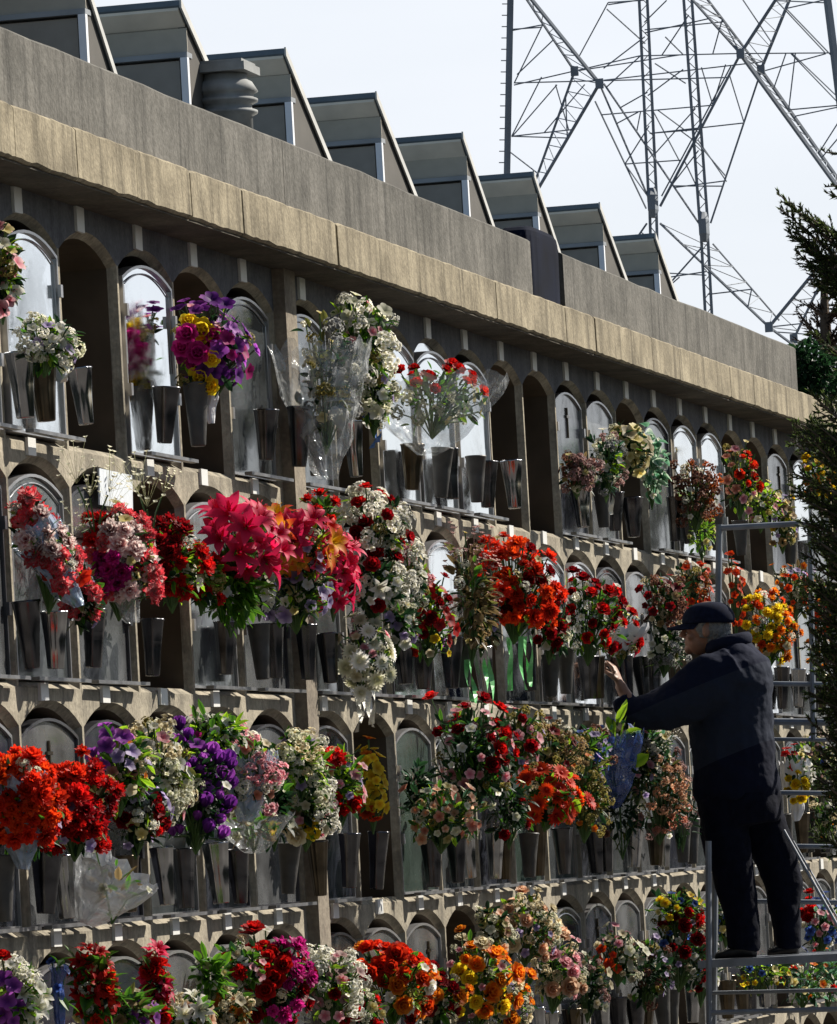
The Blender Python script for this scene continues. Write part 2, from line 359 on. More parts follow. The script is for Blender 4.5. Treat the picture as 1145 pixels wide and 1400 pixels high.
# doors
def dline(off, n=10):
    hw = HW-.012-off; rise = .055; top = -.034-off; rad = (hw*hw+rise*rise)/(2*rise); zb = -HH+.004+off
    return [(-hw, zb)]+[(-hw+2*hw*i/n, top-rad+math.sqrt(max(0, rad*rad-(-hw+2*hw*i/n)**2))) for i in range(n+1)]+[(hw, zb)]
def frame_data(mat):
    b = MB(); t = .009
    for (off, y0, y1) in ((0, .024, .07),):
        o1 = dline(0); o2 = dline(t)
        n = len(o1); vs = [(x, y0, z) for x, z in o1]+[(x, y0, z) for x, z in o2]+[(x, y1, z) for x, z in o2]+[(x, y1, z) for x, z in o1]
        fs = [(j*n+i, j*n+(i+1) % n, ((j+1) % 4)*n+(i+1) % n, ((j+1) % 4)*n+i) for j in range(4) for i in range(n)]
        b.add(vs, [f[::-1] for f in fs])
    for z_ in (-.2, -.46):
        for sx in (-1, 1): b.box((sx*(HW-.02)-.012, .012, z_-.02), (sx*(HW-.02)+.012, .0235, z_+.02))
    return b.data('frame', mat)
def pane_data(mat):
    b = MB(); o2 = dline(.006); n = len(o2)
    vs = [(x, .034, z) for x, z in o2]+[(x, .075, z) for x, z in o2]
    b.add(vs, [tuple(range(n))]+[(i, n+i, n+(i+1) % n, (i+1) % n) for i in range(n)]); return b.data('pane', mat)
M_LEDGE = plain('ledge_metal', (.2, .2, .205), .4, .7, var=.3, vscale=20)
ledge = MB().box((-.29, -.04, -HH-.002), (.29, -.013, -HH+.009)).data('ledge', M_LEDGE)
def molding_data(mat):
    b = MB(); o = dline(.028, 14); pts = [(x, .03, z) for x, z in o[1:-1]]
    pts = [(pts[0][0], .03, -HH+.3)]+pts+[(pts[-1][0], .03, -HH+.3)]
    b.tube(pts, .0028, 5); return b.data('molding', mat)
CROSS = MB().box((-.007, .026, -.09), (.007, .0335, .07)).box((-.035, .026, .015), (-.0075, .0335, .029)).box((.0075, .026, .015), (.035, .0335, .029)).data('cross', M_BRONZE)
_m = MB(); _m.rings([((0, -.001, 0), (.036, 0, 0), (0, 0, .05)), ((0, -.007, 0), (.034, 0, 0), (0, 0, .048)), ((0, -.009, 0), (.028, 0, 0), (0, 0, .041))], 20); MEDAL = _m.data('portrait_medallion', plain('sepia_enamel', (.3, .26, .2), .2, var=.5, vscale=30))
VAR = {}
for mat in (M_ALU, M_DARKF): VAR[mat.name] = (frame_data(mat), molding_data(mat))
PANES = {k: pane_data(m) for k, m in dict(mirror=M_MIRROR, glass=M_GLASS, green=M_GLASS2, black=M_BLACK, stone=M_STONE).items()}
def vase_data(mat, s=1, fl=8):
    b = MB().lathe([(.026,0),(.028,.004),(.037*s,.1),(.048*s,.195),(.051*s,.198),(.050*s,.204),(.046*s,.203),(.034,.1),(.018,.02)], 40, cap=True)
    b.v = [(x*(1+.05*math.cos(fl*math.atan2(y, x))), y*(1+.05*math.cos(fl*math.atan2(y, x))), z) for x, y, z in b.v]
    return b.data('vase', mat, True)
VASES = [vase_data(M_STEEL), vase_data(M_STEEL, .9, 6), vase_data(M_BRONZE, 1, 10), vase_data(M_STEEL, 1.06, 5), vase_data(M_CHROME, .95, 7), vase_data(M_STONEV, 1.0, 1)]
rd = random.Random(3)
for r in range(4):
    for k in range(-1, 23):
        ty = TYPES[r][k]
        if ty == 'open': continue
        d = link('niche_door', None, wall, (colx(k)-O.x, rd.uniform(-.006, .004)-(.03 if ty == 'mirror' else .012), ZT[r]))
        d.rotation_euler = (0, 0, rd.uniform(-.012, .012))
        fm = 'aluminium_frame' if (ty == 'mirror' or rd.random() < .7) else 'dark_frame'
        link('frame', VAR[fm][0], d); link('pane', PANES[ty], d); link('ledge', ledge, d)
        if ty in ('mirror', 'glass'): link('molding', VAR[fm][1], d)
        if ty in ('stone', 'black') and rd.random() < .6:
            q = link('cross', CROSS, d, (rd.choice((-.1, 0, .1)), 0, -.16)); q.scale = (.8, 1, rd.uniform(.7, 1))
        if ty in ('stone', 'black', 'glass', 'green') and rd.random() < .45:
            link('portrait_medallion', MEDAL, d, (rd.choice((-.12, .02, .12)), .033, -.27))
        for sx in (-1, 1):
            if rd.random() < .06: continue
            v = link('vase', rd.choice(VASES), d, (sx*.235+rd.uniform(-.02, .02), -.07+rd.uniform(-.012, .012), -HH+.035+rd.uniform(-.01, .015)))
            h = rd.uniform(.86, 1.06); q_ = rd.uniform(.8, .98); v.scale = (q_, q_, h); v.rotation_euler = (rd.uniform(-.07, .07), rd.uniform(-.07, .07), rd.uniform(0, 3))
# sheets of white board fixed in front of two niches
def sheet(p0, p1, p2, p3, y, label, mat):
    b = MB(); c = at(*p0, y); q = [at(*p, y)-c for p in (p0, p1, p2, p3)]
    b.add([tuple(v) for v in q]+[(v.x, v.y+.006, v.z) for v in q], [(0,1,2,3),(7,6,5,4),(0,4,5,1),(1,5,6,2),(2,6,7,3),(3,7,4,0)])
    o = b.build('panel', mat); o.location = c; return tag(o, label, 'panel')
sheet((566,452), (566,590), (618,608), (618,470), .03, 'white blank board leaning in a top row niche behind the cellophane basket', M_MIRROR)
sheet((136,640), (137,690), (182,697), (181,650), -.015, 'pale grey square sheet taped over the second row niche behind pink carnations', M_PAPER)

# ---------------------------------------------------------------- flowers
def petal(b, az, tilt0, tilt1, ln, wd, cup=.25, r0=.0, rows=4, pointed=False, ruf=0, rr=None):
    """petal from centre outwards; tilt in radians above the disc plane at root and tip"""
    rr = rr or rnd; ca, sa = math.cos(az), math.sin(az); vs = []; ts = []
    x, z = r0, 0
    for i in range(rows+1):
        f = i/rows; t = tilt0+(tilt1-tilt0)*f
        if i: x += ln/rows*math.cos(t); z += ln/rows*math.sin(t)
        wf = (math.sin(math.pi*min(1, .12+.88*f)) if pointed else math.sin(math.pi*(.18+.68*f))**.7)*wd
        for j in (-1, 0, 1):
            zz = z+cup*wf*abs(j)+(rr.uniform(-ruf, ruf) if i == rows else 0)
            xx = x-(.12*ln if (i == rows and j and not pointed) else 0)
            yy = j*wf
            vs.append((xx*ca-yy*sa, xx*sa+yy*ca, zz)); ts.append(f)
    fs = [(i*3+j, i*3+j+1, i*3+j+4, i*3+j+3) for i in range(rows) for j in range(2)]
    b.add(vs, fs, ts)
def f_rose(rr):
    b = MB()
    for ring, (n, t0, t1, ln, wd) in enumerate(((3,1.5,1.75,.62,.28),(5,1.25,1.5,.72,.36),(6,.9,1.0,.85,.42),(7,.45,.3,.98,.45))):
        for i in range(n): petal(b, 2*math.pi*i/n+ring*.7+rr.uniform(-.2,.2), t0, t1, ln, wd, .35, .04*ring, 3, ruf=.05, rr=rr)
    return b
def f_carn(rr):
    b = MB()
    for ring, (n, t0, t1, ln) in enumerate(((5,1.4,1.2,.7),(8,1.1,.8,.85),(10,.75,.45,.95),(11,.4,.0,1.0))):
        for i in range(n): petal(b, 2*math.pi*i/n+ring*.4+rr.uniform(-.2,.2), t0, t1+rr.uniform(-.3,.3), ln*rr.uniform(.85,1.1), .25, rr.uniform(-.3,.4), .02, 3, ruf=.16, rr=rr)
    return b
def f_daisy(rr):
    b = MB(); n = 15
    for k in range(2):
        for i in range(n): petal(b, 2*math.pi*(i+.5*k)/n+rr.uniform(-.08,.08), .35+.25*k, .0+.2*k, .95-.15*k, .13, .1, .1, 3, rr=rr)
    c = len(b.v); b.lathe([(.0,.22),(.16,.2),(.22,.1),(.2,.0)], 8, cap=False); b.t[c:] = [0]*(len(b.v)-c)
    return b
def f_lily(rr):
    b = MB()
    for k in range(2):
        for i in range(3): petal(b, 2*math.pi*(i+.5*k)/3+rr.uniform(-.1,.1), 1.1, -.15, 1.25, .26, .3, .04, 6, True, rr=rr)
    for i in range(5):
        a = i*1.26; b.tube([(0,0,.1),(.15*math.cos(a),.15*math.sin(a),.7),(.28*math.cos(a),.28*math.sin(a),.85)], .018, 4, t=0)
    return b
def f_tulip(rr):
    b = MB()
    for k in range(2):
        for i in range(3): petal(b, 2*math.pi*(i+.5*k)/3, .55, 2.0, 1.35, .45, .5, .03, 5, True, rr=rr)
    return b
def f_five(rr):
    b = MB()
    for i in range(5): petal(b, 2*math.pi*i/5+rr.uniform(-.1,.1), .55, .1, .95, .42, .15, .02, 3, rr=rr)
    return b
def f_puff(rr):
    b = MB()
    for q in range(26):
        d = Vector((rr.gauss(0,1), rr.gauss(0,1), rr.gauss(.5,.8))).normalized()
        m = MB()
        for i in range(4): petal(m, 2*math.pi*i/4+q, .6, .1, .26, .13, .1, .0, 2, rr=rr)
        Q = d.to_track_quat('Z', 'Y'); off = d*rr.uniform(.4, .85)
        b.add([tuple(Q @ Vector(v)+off) for v in m.v], m.f, m.t)
    return b
def f_spray(rr):
    b = MB()
    for q in range(13):
        d = Vector((rr.gauss(0,.35), rr.gauss(0,.35), rr.uniform(.3, 1.5)))
        m = MB()
        for i in range(4): petal(m, 1.57*i, .8, .3, .11, .06, .1, 0, 2, rr=rr)
        b.add([tuple(Vector(v)+d) for v in m.v], m.f, [1]*len(m.t))
        b.tube([(0,0,0), d*.6+Vector((0,0,.02)), d], .006, 3, t=0)
    return b
GEN = dict(rose=f_rose, carn=f_carn, daisy=f_daisy, lily=f_lily, tulip=f_tulip, five=f_five, puff=f_puff, spray=f_spray)
NAMES = dict(rose='rose', carn='carnation', daisy='daisy', lily='lily', tulip='tulip', five='blossom', puff='blossom_cluster', spray='filler_spray')
_fc = {}
def flower(ty, col, variant):
    key = (ty, col, variant)
    if key not in _fc:
        _fc[key] = GEN[ty](random.Random(hash(ty) % 1 + variant*17+len(col))).data(NAMES[ty], PM(col), ty not in ('carn',))
    return _fc[key]

def leaf(b, base, d, ln, wd, up, bend, rr, rows=4):
    d = d.normalized(); side = d.cross(up)
    if side.length < 1e-3: side = d.cross(Vector((1,0,0)))
    side.normalize(); nrm = side.cross(d); p = Vector(base); vs = []; ts = []
    for i in range(rows+1):
        f = i/rows; wq = math.sin(math.pi*(.06+.94*f))**.8*wd
        for j in (-1, 0, 1):
            vs.append(tuple(p+side*(wq*j)+nrm*(.3*wq*abs(j)))); ts.append(.15+.7*abs(j) if j else .2)
        d = (d-Vector((0,0,1))*bend/rows).normalized(); p = p+d*(ln/rows)
    b.add(vs, [(i*3+j, i*3+j+1, i*3+j+4, i*3+j+3) for i in range(rows) for j in range(2)], ts)

VIEW = (-ray(572, 700)).normalized()
def crumple(b, amp, rr, sc_=14):
    o = rr.uniform(0, 50)
    b.v = [tuple(Vector(v)+noise.noise_vector((v[0]*sc_+o, v[1]*sc_, v[2]*sc_))*amp) for v in b.v]; return b
def wrap_mesh(rx, ry, mat_amp, rr, top=.25, open_=1.15):
    """crumpled cone of film round the lower half of a bouquet, pointed at its stems"""
    b = MB(); n = 40; rs = []; H = ry*1.55
    for i in range(13):
        f = i/12; rad = rx*(.22+(open_-.22)*f**.8)
        rs.append([(rad*math.cos(2*math.pi*k/n)*(1+.1*math.sin(7*k/n*2*math.pi+i*.3)), rad*math.sin(2*math.pi*k/n), -ry*1.15+H*f*(1+.06*math.sin(k*1.9))) for k in range(n)])
    vs = [v for q in rs for v in q]
    b.add(vs, [(i*n+k, i*n+(k+1) % n, (i+1)*n+(k+1) % n, (i+1)*n+k) for i in range(12) for k in range(n)])
    return crumple(b, mat_amp, rr)
def ribbon(b, p, ln, wd, rr, sway=.03):
    p = Vector(p); n = 10; a = rr.uniform(0, 6); vs = []
    for i in range(n+1):
        f = i/n; c = p+Vector((math.sin(a+f*5)*sway*f, math.cos(a+f*4)*sway*f*.6, -ln*f))
        s = Vector((math.cos(a+f*3), math.sin(a+f*3)*.8-.3, .1)).normalized()*wd
        vs += [tuple(c-s), tuple(c+s)]
    b.add(vs, [(2*i, 2*i+1, 2*i+3, 2*i+2) for i in range(n)])

def bouquet(px, py, rx, ry, fl, leaves, label, rot=0, wrap=None, ribs=None, y=None, name='bouquet', cat='bouquet', fill=1.0, hang=False, leaflen=1.0, dome=.35, group='bouquets in the vases of the niche wall'):
    rr = random.Random(int(px*7+py*13))
    rx *= 1.27; ry *= 1.2; fl = [(*f[:3], max(1, int(f[3]*1.35)) if f[3] > 3 else f[3], *f[4:]) for f in fl]
    if len(fl) > 1 and sum(f[3] for f in fl) > 10 and sum(l_[1] for l_ in leaves) > 12:
        fl = fl+[('puff', rr.choice(('ivory','white','olive','cream')), .026, 4), ('five', rr.choice(('white','pink','lavender','paleyellow','cream')), .022, 6)]
        leaves = leaves+[(rr.choice(('green','lime','fern','olive')), 12, .055), ('dark', 60, .05)]
    X = at(px, py, -.15).x; s = ppm(X); a, c = rx/s, ry/s
    yy = y if y is not None else -(.07+a*.85)
    ctr = at(px, py, yy)
    base = Vector((0, min(0, -.09-ctr.y)*.5, -c*1.02))
    root = thing(name, label, cat, ctr+base, group)
    cr, sr = math.cos(R(rot)), math.sin(R(rot))
    def T(d, k=1.0):       # ellipsoid point (local to centre), rotated in the y-z plane
        yv, zv = d.y*a*k, d.z*c*k
        return Vector((d.x*a*k, yv*cr+zv*sr, -yv*sr+zv*cr))
    tot = sum(f[3] for f in fl)
    # well spread directions
    dirs = []; ga = 2.39996; i = 0; NN = int(tot*1.75)+3
    for i in range(NN):
        z = 1-2*(i+.5)/NN; q = math.sqrt(1-z*z); d = Vector((q*math.cos(ga*i), q*math.sin(ga*i), z))
        if d.y > .55 or (d.z < -.82 and not hang): continue
        if d.x > .6 and d.y > -.2: continue
        dirs.append(d)
    # nearest to the viewer / top first
    dirs.sort(key=lambda d: -(d.dot(Vector((-.85, -.45, .3)))+rr.uniform(-.25, .25)))
    dirs = dirs[:tot]; rr.shuffle(dirs)
    while len(dirs) < tot:
        d = Vector((rr.uniform(-1,.2), rr.uniform(-1,.4), rr.uniform(-.6,1))); dirs.append(d.normalized())
    fs_ = [f for f in fl for _ in range(f[3])]
    stems = MB()
    # a flower spec may carry a region (ux,uz) in [-1,1]: image-left/right and down/up
    def score(d, reg): return (d.y*-1-reg[0])**2+(d.z-reg[1])**2
    order = sorted(range(len(fs_)), key=lambda i: 0 if len(fs_[i]) > 4 else 1)
    pool = list(dirs)
    for idx in order:
        f = fs_[idx]
        if len(f) > 4: d = min(pool, key=lambda q: score(q, f[4])+rr.uniform(0, .35)+max(0, q.x)*.8)
        else: d = pool[-1]
        pool.remove(d)
        k = rr.uniform(.68, 1.08)*(1+.3*noise.noise(d*1.7+Vector((px, py, 0))))*(1.0 if f[0] != 'spray' else .9)
        p = T(d, k); sz = f[2]*rr.uniform(.7, 1.25)
        o = link(NAMES[f[0]], flower(f[0], f[1], rr.randrange(3)), root, p-base)
        nd = (d+Vector((-.35, -.25, .3))+Vector((rr.gauss(0,.25), rr.gauss(0,.25), rr.gauss(0,.25)))).normalized()
        if f[0] in ('tulip', 'spray'): nd = (d*.5+Vector((0,-.1,1))).normalized()
        q = nd.to_track_quat('Z', 'Y') @ Matrix.Rotation(rr.uniform(0, 6.28), 3, 'Z').to_quaternion()
        o.rotation_mode = 'QUATERNION'; o.rotation_quaternion = q; o.scale = (sz, sz, sz)
        e = p-base
        stems.tube([(0,0,-.02), e*.45+Vector((0,0,.02)), e-nd*sz*.1], .0028, 4)
    stems.build('stem', M_STEM, root)
    for (lc, nl, ll) in leaves:
        b = MB()
        for i in range(int(nl*1.2*fill)):
            d = Vector((rr.gauss(-.35,.8), rr.gauss(-.2,.8), rr.gauss(0,.75))).normalized()
            if d.y > .6: d.y = -d.y
            k = rr.uniform(.2, .9); p = T(d, k)-base
            dd = (d*.9+Vector((rr.gauss(0,.5), rr.gauss(0,.5), rr.gauss(.25,.5))))
            L_ = ll*rr.uniform(.5, 1.15)
            leaf(b, p, dd, L_, L_*rr.uniform(.14, .26)*leaflen, Vector((rr.gauss(0,.5), rr.gauss(0,.5), 1)), rr.uniform(0, .9), rr)
        b.build('foliage', LM(lc), root)
    if wrap:
        mat, wx, wz = wrap
        m = wrap_mesh(a*wx, c*wz, .017, rr); o = m.build('wrapping', mat, root); o.location = -base
        if rot: o.rotation_euler = (-R(rot), 0, 0)
    if ribs:
        b = MB()
        for (mat, n_, ln) in ribs:
            for i in range(n_): ribbon(b, (rr.uniform(-.04, .04), rr.uniform(-.06, .06)-.02, .01), ln*rr.uniform(.7, 1.1), .011, rr)
        b.build('ribbon', ribs[0][0], root)
    return root

B = bouquet
g, dk, lm = 'green', 'dark', 'lime'
# ---- top row
B(0,372,22,55,[('five','pink',.03,8),('five','white',.03,8),('five','paleyellow',.025,5)],[(lm,35,.05),(g,25,.05)],'tall pink and white blossoms with lime leaves at the left edge, top row')
M_FILM = cello_mat('silver_film', (.7, .71, .72), .85)
B(58,470,38,32,[('puff','white',.035,9),('five','white',.022,10),('puff','ivory',.035,5)],[(lm,70,.04),(g,60,.05)],'small white bunch with fresh green centre in front of the leftmost mirror door',ribs=[(M_RIBW,1,.06)])
B(283,478,48,62,[('five','violet',.032,16),('five','purple',.034,16),('rose','magenta',.036,5,(0,0)),('rose','yellow',.04,2,(.1,.45)),('rose','yellow',.036,3,(0,-.6)),('five','magenta',.03,6)],[(dk,70,.05),(g,30,.05)],'purple bunch with crimson and yellow roses in its centre, top row',wrap=(M_WRAPW,.35,1.25),y=-.115)
B(440,520,40,80,[('puff','grey',.04,6),('puff','olive',.035,4)],[('olive',60,.05),(dk,40,.06)],'faded grey bunch inside crumpled clear film beside the pilaster, top row',wrap=(M_CELLO,1.25,1.3))
B(488,468,42,55,[('puff','white',.042,13),('five','ivory',.03,12)],[(lm,50,.05),(g,60,.055)],'white blossom bunch with green leaves high on the top row, right of the pilaster')
B(508,535,28,48,[('puff','ivory',.036,8),('five','white',.028,8),('five','blue',.022,2,(0,-1))],[(lm,50,.05),(g,20,.05)],'trailing cream blossoms with lime leaves and a small blue bow',ribs=[(M_RIBB,2,.06)],hang=True)
B(588,545,66,40,[('rose','red',.03,9,(0,.95)),('rose','scarlet',.024,3,(.6,.6)),('puff','ivory',.03,6,(0,.3))],[(g,90,.05),(lm,50,.045)],'red roses in a wide basket of crumpled clear film, top row',wrap=(M_CELLO,1.15,1.35),name='flower_basket',cat='flower basket')
B(787,648,24,24,[('puff','dustypink',.035,12),('puff','brown',.03,8)],[('dry',30,.04)],'round dried dusty pink bunch in front of the black door')
B(826,634,24,40,[('puff','grey',.03,6),('puff','dustypink',.028,4)],[('mint',50,.045),(dk,50,.045)],'grey and dusty bunch with mint leaves, right of the dried pink one',ribs=[(M_RIBW,1,.08)])
B(852,615,32,32,[('five','cream',.034,12),('five','paleyellow',.036,9)],[('olive',40,.045),(dk,40,.05)],'cream yellow blossoms leaning to the right above the mint leaves')
B(888,630,20,52,[('five','white',.02,5)],[('ivy',55,.055),('mint',40,.05)],'trailing variegated ivy with white edged leaves hanging from the top row',leaflen=2.2,hang=True,cat='ivy plant',name='ivy_plant')
B(948,678,32,38,[('puff','brown',.034,20),('puff','rust',.03,9)],[('dry',70,.045),('olive',30,.04)],'withered brown bunch left of the lime green one, top row')
B(958,730,22,26,[('five','paleyellow',.018,6)],[(lm,60,.04),('fern',30,.05)],'small lime sprigs hanging under the withered brown bunch',hang=True)
B(1008,655,27,42,[('five','salmon',.03,5,(-.7,.2)),('rose','scarlet',.026,8,(.6,.3)),('five','pink',.024,4)],[(dk,60,.05),(lm,60,.045)],'red and salmon blossoms with lime leaves beside the ladder top, top row')
B(1038,690,26,28,[('five','white',.024,6),('five','paleyellow',.022,6)],[(lm,110,.045)],'bright lime green bunch with white flecks just over the ladder rail')
B(1068,712,18,34,[('five','tan',.024,9),('five','yellow',.02,6),('five','lavender',.02,5)],[('olive',40,.04)],'small tan and yellow bunch between the ladder rail and the conifer')
B(1112,655,22,30,[('rose','yellow',.03,10),('five','orange',.022,4)],[(g,40,.05)],'yellow blossoms half hidden by the conifer, top row')
# ---- second row
B(62,752,28,68,[('carn','whitered',.036,14),('carn','pinkwhite',.038,9),('five','scarlet',.03,5)],[(g,60,.05),(lm,20,.05)],'slanting band of pink edged white carnations in a blue grey wrap, second row left',rot=28,wrap=(M_CELLOB,1.0,1.05))
B(158,768,50,62,[('carn','whitered',.036,18),('carn','pinkwhite',.038,14),('carn','red',.034,5,(-.1,.7)),('carn','magenta',.034,6,(0,-.2))],[(dk,80,.05),(lm,20,.05)],'large bunch of white and crimson carnations with white filler sprays, second row',rot=12,wrap=(M_CELLO,.7,1.05))
B(128,690,34,40,[('spray','ivory',.085,4)],[],'stalks of tiny ivory filler flowers standing above the crimson carnations')
B(203,690,24,42,[('spray','ivory',.08,3)],[],'right hand stalks of tiny ivory filler flowers before a dark niche')
B(232,772,38,50,[('carn','darkred',.036,12,(-.4,.5)),('carn','red',.036,9)],[(lm,60,.05),(g,90,.055)],'dark red carnations over much yellow green leaf, left of the hot pink lilies')
B(320,745,52,42,[('lily','hotpink',.062,15)],[(g,40,.07)],'hot pink lilies spreading over a green bush, second row')
B(312,805,42,50,[('five','white',.02,3)],[('fern',230,.06),(g,60,.07)],'feathery green bush under the hot pink lilies')
B(352,800,20,36,[('five','white',.034,8),('five','lavender',.032,5)],[(lm,30,.05)],'small white orchids between the two clumps of pink lilies')
B(398,748,48,36,[('lily','hotpink',.055,7),('lily','redyellow',.055,8),('lily','scarlet',.05,3)],[(lm,50,.06)],'red and yellow lilies at the top of the lilac bunch')
B(402,805,44,46,[('five','lavender',.034,18),('five','white',.028,4)],[(dk,60,.06),(lm,60,.055),(g,60,.05)],'lilac blossoms over trailing green leaves under the red and yellow lilies')
B(452,782,24,52,[('lily','hotpink',.05,16)],[(g,20,.05)],'upright spike of hot pink gladioli right of the lilac blossoms')
B(436,708,24,30,[('carn','red',.03,5)],[(g,50,.05),('olive',30,.05)],'few red roses with green sprigs against the wall strip, second row')
B(505,722,46,46,[('puff','white',.045,15),('puff','ivory',.04,5),('rose','darkred',.03,7),('rose','red',.026,3,(0,1))],[(dk,30,.05)],'white cluster with dark red roses rising over the strip between two rows')
B(505,795,44,45,[('puff','white',.042,12),('rose','darkred',.03,8),('lily','white',.045,5)],[(dk,90,.055),(g,20,.05)],'lower white bunch with dark red roses and one white lily')
B(497,895,32,46,[('daisy','white',.035,6),('daisy','ivory',.035,9),('five','cream',.03,5)],[(dk,50,.05),('olive',20,.04)],'white daisies with pale ribbons hanging low at the foot of second row',hang=True,ribs=[(M_RIBW,3,.16),(M_RIBV,2,.12)],y=-.16)
B(558,790,24,46,[('puff','white',.034,8),('puff','pink',.026,4),('five','white',.02,6)],[(g,25,.045),('dry',30,.05)],'loose white and pale pink blossoms right of the dark red roses')
B(582,845,30,50,[('five','red',.028,10),('five','scarlet',.026,6),('five','yellow',.02,6),('five','violet',.022,3),('rose','darkred',.026,6)],[(lm,45,.045),(g,50,.045)],'small mixed red and yellow blossoms left of the dry grasses, second row')
B(640,820,28,72,[('spray','dustypink',.1,5),('puff','tan',.022,6)],[('dry',80,.08),('olive',40,.06)],'dry brown grasses with green ribbons, second row',ribs=[(M_RIBG,4,.22)])
B(698,805,50,58,[('carn','scarlet',.037,24),('carn','redorange',.036,16),('rose','darkred',.03,10)],[(dk,60,.05),(g,40,.05)],'big scarlet carnation bunch with mint green ribbons, second row',ribs=[(M_RIBG,5,.2)])
B(655,850,22,36,[('puff','grey',.032,6),('five','lavender',.024,5)],[('dry',40,.05),(dk,40,.05)],'faded grey lilac bunch left of the scarlet carnations')
B(800,842,45,52,[('rose','darkred',.03,14),('rose','red',.03,9)],[(g,110,.05),(lm,25,.045),(dk,60,.05)],'dark red roses with rich green leaves near the reaching hand, second row')
B(845,868,28,32,[('rose','red',.028,8),('five','hotpink',.024,6)],[(g,40,.04)],'small red and pink bunch with a white lace edge beside the hand',wrap=(M_WRAPW,1.1,.7))
B(905,825,34,36,[('puff','brown',.034,10),('five','darkred',.026,12),('five','tan',.02,5)],[(dk,60,.045),('dry',40,.045)],'dried dark red bunch left of the cap, second row')
B(940,800,26,26,[('puff','rust',.026,8),('five','redorange',.022,6)],[('dry',40,.04)],'rusty orange sprigs just above the cap')
B(905,880,30,34,[('puff','grey',.034,12),('five','ivory',.022,5)],[(dk,60,.045),('olive',30,.04)],'grey dried bunch between the hand and the face')
B(962,812,8,44,[('five','redorange',.022,14)],[],'narrow orange red flower string left of the ladder post',hang=True)
B(1003,808,13,52,[('five','redorange',.022,18)],[('dry',10,.04)],'orange red flower string right of the ladder post',hang=True)
B(1047,862,34,42,[('carn','orange',.034,16),('carn','yellow',.034,14),('carn','redorange',.03,7)],[(lm,25,.05),(g,20,.05)],'bright orange and yellow carnation bunch behind the shoulder')
B(1082,808,32,34,[('five','redorange',.022,16),('five','orange',.02,10)],[(g,50,.04),('dry',30,.04)],'loose orange blossoms left of the conifer, second row')
B(1128,838,24,26,[('five','redorange',.024,10),('five','orange',.022,6)],[(g,50,.045)],'orange blossoms half behind the conifer, second row')
# ---- third row
B(28,1095,44,55,[('carn','scarlet',.036,26),('carn','redorange',.034,16)],[(g,40,.05)],'scarlet carnations in a blue wrap at the left edge, third row',wrap=(M_CELLOB,.75,1.3))
B(98,1105,45,55,[('carn','red',.036,22),('carn','scarlet',.036,14,(-.2,.7)),('carn','darkred',.034,10)],[(dk,40,.05)],'deep red carnations right of the scarlet ones, third row')
B(150,1205,48,42,[('five','ivory',.02,3,(0,.9))],[('dry',15,.05),(g,10,.05)],'large crumpled silver film cone hanging under the deep red carnations',wrap=(M_FILM,.95,1.2),rot=-35,name='wrapped_bouquet',y=-.2)
B(160,1050,38,50,[('five','violet',.03,8,(-.5,.8)),('five','lavender',.028,8),('five','salmon',.026,5),('five','orange',.02,2)],[(lm,40,.06),(g,50,.055)],'mixed lilac bunch with lime leaves above the silver film')
B(182,1110,40,48,[('puff','grey',.036,9),('five','lavender',.028,10),('rose','darkred',.032,6),('carn','red',.028,3,(.8,-.4))],[(dk,90,.055)],'dark mauve and grey bunch right of the deep red carnations')
B(216,1060,34,60,[('puff','ivory',.04,12),('puff','cream',.04,6),('five','white',.026,6)],[(lm,55,.05),('olive',60,.05)],'tall ivory blossom bunch with lime fringe, left of the purple tulips')
B(263,1080,42,68,[('tulip','violet',.036,18),('tulip','purple',.036,14),('five','violet',.03,4)],[(dk,140,.06),(g,20,.06)],'purple tulips over dark leaves, third row')
B(285,1010,42,34,[('five','white',.022,7),('five','magenta',.02,2)],[(lm,50,.055),(g,70,.06)],'light green sprigs with white stars above the purple tulips')
B(334,1055,38,50,[('puff','pink',.036,14),('puff','white',.034,8),('five','salmon',.028,8)],[(g,40,.05),(lm,20,.05)],'pale pink and white blossoms in a silver blue wrap, third row',wrap=(M_CELLOB,.9,1.0))
B(345,1130,34,24,[('daisy','yellow',.036,1,(1,-.3)),('five','ivory',.028,4)],[('dry',25,.05),(g,30,.05)],'torn film with one yellow and white daisy, third row',wrap=(M_CELLO,1.2,1.2))
B(405,1050,38,44,[('puff','cream',.036,9),('puff','ivory',.036,7)],[('fern',90,.055),(lm,50,.055),(dk,30,.05)],'cream blossoms with a feathery green side, third row')
B(415,1110,36,40,[('puff','white',.036,9),('rose','cream',.034,3,(-.6,-.8)),('rose','yellow',.032,2,(.1,-.8)),('five','pink',.024,5)],[(dk,70,.05),(g,40,.05)],'white flowers with cream roses along the bottom, left of the open brown niche')
B(462,1075,32,46,[('five','pink',.024,8),('rose','red',.03,3,(.3,-.6)),('five','paleyellow',.02,5)],[(lm,70,.045),(g,70,.05)],'leafy green bunch with small pink buds before the black door')
B(446,1040,24,12,[('carn','red',.032,4),('carn','hotpink',.03,2)],[(g,12,.04)],'single large red bloom standing over the leafy green bunch')
B(507,1075,17,50,[('five','yellow',.026,26),('five','orange',.024,4,(0,1)),('daisy','redorange',.036,2,(0,-1))],[(g,8,.04)],'yellow orchid spray with an orange daisy at its foot by an open niche')
B(600,1115,52,38,[('five','peach',.024,18),('five','salmon',.024,12),('five','ivory',.02,10)],[(g,90,.05),('mint',60,.045),(lm,30,.04)],'low spreading bunch of small peach flowers, third row')
B(640,1030,55,62,[('rose','darkred',.03,10),('rose','red',.03,6),('five','pink',.026,8),('five','white',.022,5)],[(dk,210,.06),(g,90,.055),(lm,12,.04)],'big dark leafy bunch with red roses and pink stars, third row')
